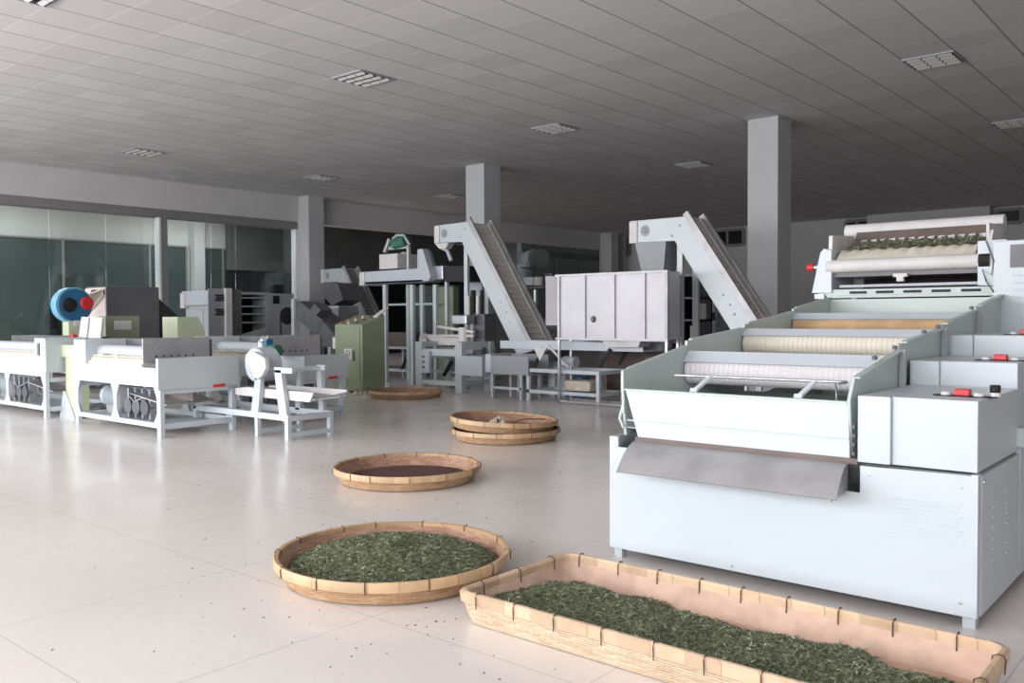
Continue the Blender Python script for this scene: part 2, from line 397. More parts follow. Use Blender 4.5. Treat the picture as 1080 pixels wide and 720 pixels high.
# ceiling lights
LL = [(-9.19, 3.54, 'recessed louvred ceiling light at the top left corner, cut by the frame'),
      (-9.19, 7.74, 'recessed louvred ceiling light nearest the camera above the round baskets'),
      (-9.19, 11.94, 'small louvred ceiling light above the pale conveyor left of the hopper'),
      (-9.19, 16.74, 'small louvred ceiling light left of the big right-hand column'),
      (-16.39, 8.34, 'dark louvred ceiling light high left near the glass partition'),
      (-16.39, 12.54, 'faint louvred ceiling light in front of the end column of the glass partition'),
      (-3.19, 11.94, 'bright louvred ceiling light high above the light blue tea machine'),
      (-3.19, 16.74, 'louvred ceiling light farthest right, by the right edge'),
      (-16.39, 16.74, 'very faint louvred ceiling light just left of the middle column')]
for x, y, lb in LL:
    t = thing('ceiling_light', lb, 'ceiling light', (x, y, CZ-.03), 'louvred ceiling lights')
    f = B(); h = .3
    f.box((x-h, y-h, CZ-.02), (x+h, y-h+.02, CZ)).box((x-h, y+h-.02, CZ-.02), (x+h, y+h, CZ)).box((x-h, y-h, CZ-.02), (x-h+.02, y+h, CZ)).box((x+h-.02, y-h, CZ-.02), (x+h, y+h, CZ))
    f.build('frame', 'grey', t)
    B().box((x-h+.02, y-h+.02, CZ-.006), (x+h-.02, y+h-.02, CZ)).build('housing', 'black', t)
    for k in range(4):
        yy_ = y-.21+k*.14; g = B()
        for j in range(3):
            xa = x-.265+j*.18
            g.prism([(yy_-.025, CZ-.008), (yy_+.025, CZ-.03), (yy_+.034, CZ-.028), (yy_-.016, CZ-.006)], 'x', xa, xa+.165)
        g.build('louver', 'cloth', t)

# ------------------------------------------------------------------ sieving machine (foreground right)
R0 = thing('tea_processing_machine', 'large light blue tea machine with stepped belts and a grey chute, foreground right', 'machine', (-1.77, 5.2, 0))
yf = 3.93
pf = B().prism([(-2.665,.055),(-.89,.055),(-.89,.64),(-1.34,.635),(-1.34,.515),(-1.40,.515),(-1.40,.60),(-2.61,.60),(-2.61,.655),(-2.665,.655)], 'y', yf, yf+.02)
front = pf.build('front_panel', 'white', R0, .002)
g = B()
for r_ in range(9):
    z = .36+r_*.019; x0 = -1.25+.012*(r_ % 3); 
    g.bar((x0, yf-.001, z), (x0+.30, yf-.001, z+.006), .006, .006)
g.build('vent_louver', 'white', front)
g = B()
for (x, z) in ((-1.3, .6), (-.93, .59), (-.93, .11), (-1.95, .08), (-2.62, .6)): g.lathe([(0, -.004), (.006, -.003), (.007, 0)], (x, yf, z), 'y', 12)
g.build('screw', 'steel', front)
B().prism([(3.95, .055), (3.95, .655), (4.0, .655), (4.7, .64), (6.9, .88), (6.9, .055)], 'x', -2.665, -2.645).build('left_panel', 'white', R0)
B().box((-.893, 3.93, .055), (-.868, 3.985, .645)).build('corner_post', 'white', R0, .002)
st = [(3.99, 4.725, .05, .635), (4.74, 5.48, .05, .74), (5.495, 6.3, .05, .86), (6.32, 6.88, .05, .95)]
for k, (a, b, z0, z1) in enumerate(st):
    o = B().box((-.89, a, z0), (-.866, b, z1)).build('side_panel', 'galv' if 0 else 'white', R0, .003)
    g = B()
    for c in range(2):
        for r_ in range(8-c):
            y = a+.2+c*.26; z = z1-.16-r_*.045+.02*c
            g.box((-.867, y-.014, z-.004), (-.862, y+.014, z+.004))
    g.build('vent_louver', 'steel' if 0 else 'white', o)
    B().lathe([(0, .008), (.008, .006), (.009, 0)], (-.866, a+.03, z1-.03), 'x', 10).lathe([(0, .008), (.008, .006), (.009, 0)], (-.866, b-.03, z0+.03), 'x', 10).build('screw', 'steel', o)
for x in (-2.655, -.93):
    for y in (3.96, 5.5, 6.82): B().box((x, y, 0), (x+.05, y+.05, .3)).build('leg', 'white', R0, .002)
B().box((-2.64, 3.96, .36), (-.9, 6.86, .40)).build('inner_frame', 'mint', R0)
# caps over the rising base beside the troughs
ct = B()
for (a, b, z0, z1), zb in zip(st, (.64, .74, .86, .95)): ct.box((-1.36, a, z1-.02), (-.89, b, z1))
ct.build('base_cover', 'mint', R0, .002)
B().box((-2.63, 3.96, .062), (-.9, 6.86, .075)).build('shade_pan', 'dark', R0)  # dark plate added so the floor under the machine reads shaded
B().box((-2.64, 6.865, .062), (-.895, 6.88, .88)).build('light_block_panel', 'mint', R0)  # added panel, out of sight, keeps light from getting under the machine
# chute of grey sheet
ch = B()
p = [P(668, 465, 'y', 3.95), P(893, 488.5, 'y', 3.95), P(882, 527, 'y', 3.74), P(650, 497, 'y', 3.74)]
def mid(a, b, t): return a*(1-t)+b*t
N = 8
vs = []
for j in range(N+1):
    t_ = j/N; z = -.02*math.sin(t_*math.pi)*-1
    for i in range(2):
        q = mid(p[i], p[3-i], t_); vs.append((q.x, q.y, q.z+z*1.2))
ch.add(vs+[(x, y+.003, z-.004) for x, y, z in vs], [[2*j, 2*j+1, 2*j+3, 2*j+2] for j in range(N)]+[[2*j+2+2*(N+1), 2*j+3+2*(N+1), 2*j+1+2*(N+1), 2*j+2*(N+1)] for j in range(N)]+[[2*N, 2*N+1, 4*N+3, 4*N+2]], True)
o = ch.build('chute', 'dullsteel', R0, label='grey sheet metal chute')
sd = B()
sd2 = B()
sd.prism([(p[1].y, p[1].z), (p[2].y, p[2].z), (p[2].y, p[2].z-.015), (p[1].y, p[1].z-.12)], 'x', p[1].x+.0, p[1].x+.006)
sd2.prism([(p[0].y, p[0].z), (p[3].y, p[3].z), (p[3].y, p[3].z-.01), (p[0].y, p[0].z-.05)], 'x', p[3].x+.0, p[3].x+.005); sd2.build('chute_side', 'dullsteel', R0)
sd.build('chute_side', 'dullsteel', R0)
B().box((-2.52, 3.955, .635), (-1.36, 3.97, .66)).build('gap_shade_strip', 'brown', R0)  # brown strip stands in for the shaded gap above the chute
B().box((-2.5, 3.96, .55), (-.9, 3.975, .635)).build('inner_plate', 'dark', R0)
# troughs
ft = B().prism([(-2.585, .905), (-1.402, .905), (-1.395, .655), (-2.505, .655)], 'y', 3.962, 3.977)
o = ft.build('trough_front', 'white', R0, .003)
B().box((-2.57, 3.955, .742), (-1.40, 3.964, .748)).build('seam', 'mint', o)
B().box((-2.59, 3.955, .902), (-1.40, 3.99, .912)).build('trough_rim', 'mint', R0, .002)
yb = [3.955, 4.64, 5.40, 6.20, 6.93]; zt0 = [1.008, 1.150, 1.238, 1.345]; zt1 = [1.118, 1.215, 1.325, 1.435]
for k in range(4):
    for x, nm in ((-2.6, 'left_board'), (-1.4, 'right_board')):
        y0, y1 = yb[k], yb[k+1]
        poly = [(y0, zt0[k]-(.13 if k == 0 else .4)), (y0, zt0[k]), (y1, zt1[k]), (y1, zt1[k]-.45)]
        if k == 0: poly = [(y0, .9), (y0, zt0[0]-(.0 if x < -2 else .09)), (y0+.06, zt0[0]+.01), (y1, zt1[0]), (y1, .66), (y0+.03, .66)]
        b_ = B().prism(poly, 'x', x-.008, x+.008).build('side_board', 'mint', R0, .002)
        B().bar((x+(.012 if x > -2 else -.004), y0+.06, zt0[k]+.008), (x+(.012 if x > -2 else -.004), y1, zt1[k]+.002), .034 if x > -2 else .022, .008).build('flange', 'mint', b_)
for k in range(3):
    y = yb[k+1]
    zt = zt1[k]-[.03, .006, .015][k]; lh = [.06, .042, .042][k]
    lip = B().sheet([(-2.590, y-.045, zt-lh), (-1.408, y-.045, zt-lh), (-1.408, y+.015, zt), (-2.590, y+.015, zt)], .004)
    lip.build('lip_sheet', 'lip', R0, label='pale blue folded sheet over the belt end')
    m_ = ['ribwhite', 'ribcream', 'orange'][k]; lb = ['white ribbed belt', 'cream ribbed belt', 'orange-brown worn belt'][k]
    bt = B(); zc = zt-lh-.055
    prof = [(y+.6, zc+.078), (y+.3, zc+.075)]+[(y+.02-.075*math.sin(t), zc+.075*math.cos(t)) for t in [i*math.pi/10 for i in range(11)]]+[(y+.6, zc-.06)]
    vs = [(-2.58, a, b) for a, b in prof]+[(-1.42, a, b) for a, b in prof]; n_ = len(prof)
    bt.add(vs, [[i, i+1, n_+i+1, n_+i] for i in range(n_-1)]+[[n_-1, 0, n_, 2*n_-1]]+[list(range(n_))[::-1], list(range(n_, 2*n_))], True)
    bt.build('conveyor_belt', m_, R0, label=lb)
B().sheet([(-2.59, 3.98, .70), (-1.41, 3.98, .70), (-1.41, 5.4, .80), (-2.59, 5.4, .80)], .004).build('trough_floor', 'mint', R0)
B().box((-2.59, 6.90, 1.18), (-1.41, 6.915, 1.42)).build('rear_board', 'mint', R0, .002)
B().bar((-2.62, 6.93, 1.44), (-1.38, 6.93, 1.44), .05, .02).build('rear_rim', 'mint', R0, .003)
for y in (4.62, 5.38, 6.18):
    B().box((-1.385, y, .7), (-1.355, y+.02, zt1[[4.62, 5.38, 6.18].index(y)]+.005)).build('hinge_post', 'grey', R0)
g = B()
for y, z in ((4.6, 1.13), (5.36, 1.225), (6.12, 1.335), (4.3, 1.09), (5.1, 1.2)):
    g.lathe([(.012, -.006), (.014, .012), (0, .016)], (-1.40, y, z), 'z', 10)
g.build('bolt', 'dkgrey', R0)
# rail with brackets
a, b = P(712, 395.5, 'y', 4.12), P(893, 403, 'y', 4.12)
B().tube([a, b], .007).build('rail', 'steel', R0)
for px in (747, 857):
    q = P(px, 401, 'y', 4.12); q.z = a.z+(b.z-a.z)*((q.x-a.x)/(b.x-a.x)); s_ = B()
    s_.bar((q.x+.015, 4.12, q.z), (q.x-.025, 4.03, .92), .03, .012).bar((q.x-.03, 4.03, .925), (q.x-.03, 4.0, .87), .04, .015)
    s_.build('rail_bracket', 'white', R0)
s_ = B().tube([b, (b.x, 3.99, b.z), (b.x, 3.99, .905)], .007); s_.build('rail_stay', 'steel', R0)
# control boxes
def ctrl(x0, x1, y0, y1, z0, z1, lbl):
    o = B().box((x0+.14, y0, z0), (x1, y1, z1)).box((x0, y0-.02, z0+.0), (x0+.14, y1, z1)).build('control_box', 'white', R0, .004, label=lbl)
    cx = x0+.36; cy = y0+.2; z = z1
    B().prism([(cx-.09+.03*0, cy-.035), (cx+.13, cy-.035), (cx+.15, cy), (cx+.13, cy+.035), (cx-.09, cy+.035), (cx-.11, cy)], 'z', z, z+.004).build('button_plate', 'black', o)
    for dx, mm in ((-.055, 'cloth'), (.075, 'cloth')):
        B().lathe([(.022, .004), (.022, .012), (.016, .018), (0, .019)], (cx+dx, cy, z), 'z', 20).build('push_button', mm, o)
    B().box((cx-.018, cy-.022, z+.004), (cx+.042, cy+.022, z+.032)).build('rocker_switch', 'red', o, .004)
    B().lathe([(.022, 0), (.022, .02)], (cx+.13, cy+.035, z), 'z', 20).build('knob_base', 'cloth', o)
    B().lathe([(.017, .018), (.021, .024), (.021, .048), (.018, .052), (0, .052)], (cx+.13, cy+.035, z), 'z', 20).build('knob', 'black', o)
ctrl(-1.352, -.875, 3.95, 4.73, .65, .945, 'nearest control box with red switch on top')
ctrl(-1.37, -.885, 4.76, 5.48, .74, 1.065, 'middle control box')
ctrl(-1.39, -.885, 5.52, 6.3, .87, 1.18, 'farthest control box')
B().box((-.9, 4.70, .67), (-.84, 4.80, .76)).build('corner_bracket', 'mint', R0, .003)
g = B().tube([(-2.61, 4.0, .86), (-2.62, 3.96, .75), (-2.6, 3.97, .70)], .008).box((-2.60, 3.95, .78), (-2.585, 3.97, .84)); g.build('latch', 'mint', R0)
g = B()
for z in (.68, .72, .76, .80): g.tube([(-1.385, 3.96, z), (-1.37, 3.96, z)], .012)
g.build('hinge', 'dkgrey', R0)
B().tube([(-2.2, 4.2, .012), (-2.1, 4.2, .012)], .01).build('foot_pad', 'steel', R0)

# roller feeder on top, behind
FY = 6.95
U0 = thing('roller_feeder', 'belt feeder with a long white roll and tea leaves, above the blue tea machine', 'machine', (-2.0, 7.4, 0))
def Q(px, py, y=FY): return P(px, py, 'y', y)
def pol(pts, y=FY): return [(Q(a, b, y).x, Q(a, b, y).z) for a, b in pts]
B().prism(pol([(856, 309), (877, 309), (877, 264), (869, 262), (865, 266)]), 'y', FY, FY+.5).build('side_plate', 'white', U0, .004)
B().prism(pol([(859, 310), (869, 310), (869, 315), (859, 315)]), 'y', FY, FY+.1).build('foot_block', 'white', U0)
a = Q(866, 313)
for y in (FY+.03, FY+.75):
    for x in (a.x, -1.46): B().box((x-.02, y, 0), (x+.02, y+.04, a.z)).build('leg', 'white', U0)
g = B(); a = Q(862, 306); b = Q(1048, 300); g.box((a.x, FY+.02, b.z-.06), (-1.42, FY+.07, b.z-.01)); g.build('cross_beam', 'mint', U0)
for k in range(5): B().box((a.x+.25+k*.2, FY+.016, b.z-.045), (a.x+.38+k*.2, FY+.021, b.z-.025)).build('beam_slot', 'dark', U0)
a, b = Q(873, 282, 6.98), Q(1034, 277, 6.98); b.z = a.z = (a.z+b.z)/2+.01
B().tube([(a.x, 6.98, a.z), (b.x, 6.98, b.z)], .052, 24).build('front_roller', 'cloth', U0, label='pale front roller')
B().box((a.x-.02, 6.99, a.z-.085), (b.x, 7.6, a.z-.045)).build('belt_tray', 'dkgrey', U0)
bl = B().grid(lambda u, v: Vector((a.x+.06+(b.x-a.x-.1)*u, 6.97+.5*v, a.z+.03+.095*min(1, v*4)+.012*v+.006*math.sin(u*70)*(v > .1))), 60, 12)
bl.build('feed_belt', 'cream', U0, label='cream cloth feed belt')
c_ = Q(852, 281, 6.98)
B().tube([(a.x-.14, 6.98, a.z), (a.x, 6.98, a.z)], .02).build('shaft', 'steel', U0)
B().tube([(a.x-.16, 6.98, a.z), (a.x-.11, 6.98, a.z)], .032, 16).build('knob', 'red', U0, label='red knob')
B().tube([(b.x+.0, 6.96, a.z), (b.x+.07, 6.96, a.z)], .055, 20).build('pulley', 'black', U0)
# hopper with slotted back
by = 7.52
rz0 = Q(950, 243, 7.5).z
hb = B(); z0 = Q(900, 262, by).z; z1 = Q(900, 245, by).z; xa = Q(880, 250, 7.1).x; xb = Q(1036, 240, by).x
xb = b.x+.05
hb.sheet([(a.x+.05, 7.40, a.z+.13), (xb, 7.40, a.z+.13), (xb, 7.50, rz0), (a.x+.05, 7.50, rz0)], .01)
hbo = hb.build('hopper_back', 'brown', U0)
for k in range(14):
    g = B()
    x = a.x+.12+k*(xb-a.x-.2)/13; y_, z_ = 7.425, a.z+.13+(rz0-a.z-.13)*.5
    g.bar((x, y_-.012, z_), (x+.045, y_-.012, z_+.005), .012, .03)
    g.build('slot', 'cloth', hbo)
B().prism([(7.02, a.z+.10), (7.03, a.z+.25), (7.5, rz0-.02), (7.4, a.z+.12)], 'x', a.x-.01, a.x+.02).build('hopper_cheek', 'cloth', U0)
B().prism([(7.02, a.z+.10), (7.0, a.z+.27), (7.5, rz0-.02), (7.5, a.z+.1)], 'x', xb-.02, xb).build('hopper_cheek', 'cloth', U0)
rz = Q(950, 242, 7.6).z
B().tube([(Q(893, 250, 7.6).x, 7.6, rz+.005), (Q(1052, 240, 7.45).x+.02, 7.6, rz+.005)], .062, 24).build('cloth_roll', 'cloth', U0, label='long white roll')
# leaves on the belt
lf = B()
for i in range(1500):
    u = random.random(); v = random.random()
    c = Vector((a.x+.10+(b.x-a.x-.16)*u, 7.11+.2*v+.02*math.sin(u*40), a.z+.128+.07*v+random.random()*.02))
    d = Vector((random.uniform(-1, 1), random.uniform(-1, 1), random.uniform(-.5, .5))).normalized()*random.uniform(.015, .03)
    s2 = d.cross(Vector((random.random(), random.random(), 1))).normalized()*.004
    lf.add([c-d, c+s2, c+d, c-s2+Vector((0, 0, .004))], [[0, 1, 2], [0, 2, 3], [1, 3, 2], [0, 3, 1]])
tag(lf.build('tea_leaves', 'tea'), 'dark green tea leaves lying on the cream belt of the roller feeder', 'tea leaves', kind='stuff')
# lower parts
a2, b2 = Q(885, 302), Q(1032, 297)
B().tube([(a2.x, FY+.02, a2.z), (-1.46, FY+.02, a2.z)], .012).build('lower_bar', 'lip', U0)
B().sheet([(a2.x+.1, FY+.15, a2.z-.06), (-1.46, FY+.15, a2.z-.06), (-1.46, FY+.6, a2.z+.06), (a2.x+.1, FY+.6, a2.z+.06)], .01).build('lower_tray', 'brown', U0)
B().box((a2.x-.02, FY+.62, a2.z-.10), (-1.46, FY+.66, a.z-.02)).build('void_shade_plate', 'dark', U0)  # dark plate paints in the shaded void below the roller
q = Q(949, 291); B().box((q.x-.05, FY, q.z-.005), (q.x+.05, FY+.05, q.z+.02)).box((q.x-.025, FY, q.z-.04), (q.x+.025, FY+.04, q.z)).build('clamp', 'cloth', U0)
# cabinet at right
pl_ = pol([(1031, 254), (1062, 252), (1062, 301), (1031, 301)], 6.93)
B().prism([(x, z) for x, z in pl_], 'y', 6.93, 6.96).build('bearing_plate', 'white', U0, .003)
cz1 = Q(1050, 254, 6.9).z
cab = B().box((-1.445, 6.9, .96), (-.42, 7.75, cz1)).build('drive_cabinet', 'white', U0, .008)
q0, q1 = Q(1066, 258, 6.9), Q(1090, 281, 6.9)
B().box((q0.x, 6.885, q1.z), (q0.x+.34, 6.9, q0.z)).build('vent_grille', 'dkgrey', cab)
for k in range(5):
    z = Q(1070, 290+k*7.5, 6.9).z; B().bar((q0.x+.02, 6.895, z), (q0.x+.45, 6.895, z), .012, .014).build('vent_slot', 'lip', cab)
g = B().tube([Q(1040, 254, 6.91), Q(1048, 275, 6.9), Q(1046, 290, 6.9), Q(1036, 284, 6.9), Q(1040, 296, 6.9), Q(1048, 308, 6.9)], .006); g.build('cable', 'dkgrey', U0)
g = B().prism([(6.93, cz1), (7.0, cz1+.09), (7.05, cz1+.09), (7.3, cz1)], 'x', xb+.01, xb+.03); g.build('guard', 'cloth', U0)


# ------------------------------------------------------------------ round baskets
def leaf_mass(name, hf, inside, nleaf, label, cat, mat='tea', L=(.012, .026), bbox=None):
    """leafy mound: a bed surface plus individual rolled leaves scattered on it; one uncountable thing"""
    x0, x1, y0, y1 = bbox; mb = B(); nx = 60; ny = int(60*(y1-y0)/(x1-x0))+1
    idx = {}; vs = []; fs = []
    for j in range(ny+1):
        for i in range(nx+1):
            x = x0+(x1-x0)*i/nx; y = y0+(y1-y0)*j/ny
            if inside(x, y): idx[i, j] = len(vs); vs.append((x, y, hf(x, y)-.004))
    for j in range(ny):
        for i in range(nx):
            k = [(i, j), (i+1, j), (i+1, j+1), (i, j+1)]
            if all(q in idx for q in k): fs.append([idx[q] for q in k])
    mb.add(vs, fs, True)
    cnt = 0
    while cnt < nleaf:
        x = random.uniform(x0, x1); y = random.uniform(y0, y1)
        if not inside(x, y): continue
        cnt += 1
        z = hf(x, y)+random.uniform(-.003, .008); t = random.uniform(0, 6.283); el = random.gauss(.0, .35); l = random.uniform(*L)
        d = Vector((math.cos(t)*math.cos(el), math.sin(t)*math.cos(el), math.sin(el)))
        s_ = Vector((-math.sin(t), math.cos(t), random.uniform(-.6, .6))).normalized()*random.uniform(.0012, .0026); up = Vector((0, 0, .002))
        c = Vector((x, y, z)); bnd = s_*random.uniform(-3, 3)
        a_, m_, e_ = c-d*l, c+bnd, c+d*l
        mb.add([a_, m_-s_, m_+s_+up, e_, m_-up], [[0, 1, 2], [1, 3, 2], [0, 4, 1], [0, 2, 4], [4, 3, 1], [4, 2, 3]])
    o = mb.build(name, mat); tag(o, label, cat, kind='stuff'); return o
def basket(cx, cy, z, r, h, label, ry=0, tilt=None, content=None, group='round bamboo baskets'):
    t = thing('round_bamboo_basket', label, 'basket', (cx, cy, z), group)
    rb = r-.05; w = B()
    nseg = 64
    w.lathe([(0, .008), (rb*.7, .006), (rb, .008), (r-.03, h*.45), (r, h-.02), (r-.012, h-.02), (r-.045, h*.45), (rb-.01, .022), (0, .022)], (cx, cy, z), 'z', nseg)
    wo = w.build('woven_body', 'weave', t, label='woven split-bamboo tray body')
    inn = B().lathe([(0, .024), (rb-.012, .024), (r-.046, h*.45), (r-.014, h-.012)], (cx, cy, z), 'z', nseg); inn.build('inner_lining', 'weavein', t)
    rim = B().lathe([(r-.016, h-.040), (r-.018, h), (r+.002, h+.004), (r+.008, h-.005), (r+.006, h-.043), (r-.002, h-.044)], (cx, cy, z), 'z', nseg)
    ro = rim.build('rim', 'bamboo', t)
    nd = 13
    for k in range(nd):
        a = 2*math.pi*(k+random.uniform(-.2, .2))/nd+ry; u = Vector((math.cos(a), math.sin(a), 0)); s_ = Vector((-u.y, u.x, 0)); c = Vector((cx, cy, z))
        g = B()
        pts = [c+u*(r-.022)+Vector((0, 0, h-.055)), c+u*(r-.021)+Vector((0, 0, h+.003)), c+u*(r+.004)+Vector((0, 0, h+.008)), c+u*(r+.011)+Vector((0, 0, h-.004)), c+u*(r+.009)+Vector((0, 0, h-.046))]
        g.tube(pts, .0026, 6); g.build('cane_tie', 'tie', t)
    if tilt:
        t.rotation_euler = tilt
    return t
C1_ = (-3.356, 2.996)
RB = .588
basket(C1_[0], C1_[1], 0, RB, .118, 'largest-looking round bamboo basket heaped with green tea leaves, nearest the camera', .1)
basket(-5.2, 4.80, 0, .58, .118, 'round bamboo basket with only dark tea dust, alone in mid floor', .3)
b3c = (-6.13, 7.08)
basket(b3c[0], b3c[1], 0, .575, .115, 'bottom round basket of the stack of bamboo baskets', .5)
basket(b3c[0]-.02, b3c[1]-.02, .108, .57, .118, 'top round basket of the stack, holding a white crumpled scrap', .2, tilt=(-.65*.05, .76*.05, 0))
basket(-10.62, 9.78, 0, .60, .115, 'farthest round bamboo basket, on the floor by the green cabinet', .4)
def m1(x, y):
    r = math.hypot(x-C1_[0], y-C1_[1])
    u = max(0, 1-(r/.54)**2)
    return .040+.100*u**.8+.030*noise.noise(Vector((x*7, y*7, 0)))*(u+.1)+.010*noise.noise(Vector((x*30, y*30, 3)))
leaf_mass('tea_leaves', m1, lambda x, y: math.hypot(x-C1_[0], y-C1_[1]) < .515+.012*math.sin(9*math.atan2(y-C1_[1], x-C1_[0])), 17000,
          'heap of green rolled tea leaves in the nearest round basket', 'tea leaves', bbox=(C1_[0]-.55, C1_[0]+.55, C1_[1]-.55, C1_[1]+.55))
dd = B().lathe([(0, .046), (.3, .045), (.44, .038), (.50, .028)], (-5.2, 4.8, 0), 'z', 40)
o = dd.build('tea_dust', 'driedtea', loc=(-5.2, 4.8, .026)); tag(o, 'dark reddish tea dust in the lone basket in mid floor', 'tea', kind='stuff')
# scraps in the top stacked basket
g = B()
for i in range(5):
    a = i*1.3; g.tube([(b3c[0]-.05+.04*math.cos(a), b3c[1]-.12+.05*math.sin(a), .145+.01*i), (b3c[0]+.05*math.cos(a*2), b3c[1]-.1+.06*math.sin(a*1.7), .20+.008*i), (b3c[0]+.10*math.cos(a*.7), b3c[1]-.13+.04*math.sin(a), .16)], .02+.006*(i % 2), 8)
tag(g.build('crumpled_cloth', 'jute'), 'small white crumpled scrap lying in the top stacked basket', 'cloth')
g = B().tube([(b3c[0]-.36, b3c[1]-.12, .16), (b3c[0]-.3, b3c[1]-.14, .24), (b3c[0]-.28, b3c[1]-.1, .15)], .006, 6)
tag(g.build('twig', 'bamboo'), 'short pale bent twig in the top stacked basket, left side', 'twig')
g = B().tube([(b3c[0]+.12, b3c[1]-.25, .15), (b3c[0]+.30, b3c[1]-.05, .235), (b3c[0]+.42, b3c[1]+.15, .22)], .006, 6)
tag(g.build('twig', 'tie'), 'dark curved twig lying across the right of the top stacked basket', 'twig')

# things on the far basket edge
q = P(399, 401, 'y', 10.0)
jx, jy = P(400, 411, 'y', 9.95).x, 9.95
jx = -11.28; jy = 9.98
g = B().lathe([(0, 0), (.05, 0), (.055, .02), (.055, .14), (.045, .15), (.045, .17), (0, .17)], (jx-.12, jy+.1, 0), 'z', 16)
tag(g.build('white_jar', 'cloth'), 'small white jar on the floor between green cabinet and farthest basket', 'jar')
for k in range(5):
    x = jx-.16+.07*k; y = jy-.50+.05*k
    g = B().lathe([(0, 0), (.035, .005), (.042, .03), (.03, .055), (0, .06)], (x-.1, y, 0), 'z', 10)
    tag(g.build('pebble', 'jute'), 'small pale lump on the floor left of the farthest round basket', 'lump', 'pale lumps beside the farthest basket')

# ------------------------------------------------------------------ rectangular tray
TX0, TX1, TY0, TY1, TH = -2.585, -.655, 2.665, 3.445, .145
t = thing('rectangular_bamboo_tray', 'long rectangular bamboo tray of green tea leaves on the floor, foreground right', 'tray', ((TX0+TX1)/2, (TY0+TY1)/2, 0))
def rr(x0, x1, y0, y1, r, n=5):
    out = []
    for cx, cy, a in ((x1-r, y0+r, -90), (x1-r, y1-r, 0), (x0+r, y1-r, 90), (x0+r, y0+r, 180)):
        for i in range(n+1): th = math.radians(a+90*i/n); out.append((cx+r*math.cos(th), cy+r*math.sin(th)))
    return out
def ringwall(mb, rings):
    n = len(rings[0][0]); vs = [(x, y, z) for ring, z in rings for x, y in ring]
    mb.add(vs, [[k*n+i, k*n+(i+1) % n, (k+1)*n+(i+1) % n, (k+1)*n+i] for k in range(len(rings)-1) for i in range(n)], True)
g = B()
ringwall(g, [(rr(TX0+.03, TX1-.03, TY0+.03, TY1-.03, .05), .004), (rr(TX0+.012, TX1-.012, TY0+.012, TY1-.012, .05), .06), (rr(TX0, TX1, TY0, TY1, .055), TH-.03)])
g.add([(x, y, .004) for x, y in rr(TX0+.03, TX1-.03, TY0+.03, TY1-.03, .05)], [list(range(24))])
g.build('woven_body', 'weavepale', t)
g = B()
ringwall(g, [(rr(TX0+.014, TX1-.014, TY0+.014, TY1-.014, .05), TH-.02), (rr(TX0+.04, TX1-.04, TY0+.04, TY1-.04, .07), .05), (rr(TX0+.07, TX1-.07, TY0+.07, TY1-.07, .06), .014)])
g.add([(x, y, .014) for x, y in rr(TX0+.07, TX1-.07, TY0+.07, TY1-.07, .06)], [list(range(24))])
g.build('inner_lining', 'mat', t)
g = B()
ringwall(g, [(rr(TX0-.006, TX1+.006, TY0-.006, TY1+.006, .055), TH-.046), (rr(TX0-.010, TX1+.010, TY0-.010, TY1+.010, .055), TH-.01), (rr(TX0, TX1, TY0, TY1, .055), TH), (rr(TX0+.014, TX1-.014, TY0+.014, TY1-.014, .05), TH), (rr(TX0+.022, TX1-.022, TY0+.022, TY1-.022, .05), TH-.01), (rr(TX0+.02, TX1-.02, TY0+.02, TY1-.02, .05), TH-.044)])
g.build('rim', 'bamboopink', t)
def tie(x, y, nx, ny, m='tie'):
    u = Vector((nx, ny, 0)); c = Vector((x, y, 0)); g = B()
    g.tube([c-u*.028+Vector((0, 0, TH-.056)), c-u*.026+Vector((0, 0, TH-.005)), c-u*.008+Vector((0, 0, TH+.005)), c+u*.008+Vector((0, 0, TH+.003)), c+u*.015+Vector((0, 0, TH-.01)), c+u*.012+Vector((0, 0, TH-.06))], .0026, 6)
    g.build('cane_tie', m, t)
for k in range(9): tie(TX0+.13+k*.207+random.uniform(-.02, .02), TY0, 0, -1); tie(TX0+.1+k*.207+random.uniform(-.02, .02), TY1, 0, 1)
for k in range(3): tie(TX0, TY0+.14+k*.25, -1, 0); tie(TX1, TY0+.14+k*.25, 1, 0)
def tin(x, y):
    if not (TX0+.05 < x < TX1-.06 and TY0+.05 < y < TY1-.05): return False
    # bare matting along the back edge, widening to the right
    u = (x-TX0)/(TX1-TX0); lim = TY1-.06-.06*math.sin(min(1, u*3)*1.57)-.10*u
    lim -= .05*math.sin(u*16)*(u > .2)+.035*math.sin(u*31+1)
    if .50 < u < .60: lim -= .10*(1-abs(u-.55)/.05)
    if u > .93: lim -= (u-.93)*1.5
    if u < .05: return y > TY0+.12 and y < TY1-.13
    return y < lim
def m2(x, y):
    e = min(1, (TY1-.12-y)/.15) if y > TY1-.27 else 1
    v = (y-TY0)/(TY1-TY0)
    return .022+.055*max(.05, e)*(.85+.25*math.sin(x*7+1)*math.cos(y*9))+.030*noise.noise(Vector((x*6, y*6, 1)))+.012*noise.noise(Vector((x*28, y*28, 5)))
leaf_mass('tea_leaves', m2, tin, 34000, 'spread of green rolled tea leaves in the long rectangular tray', 'tea leaves', bbox=(TX0+.04, TX1-.04, TY0+.04, TY1-.04))
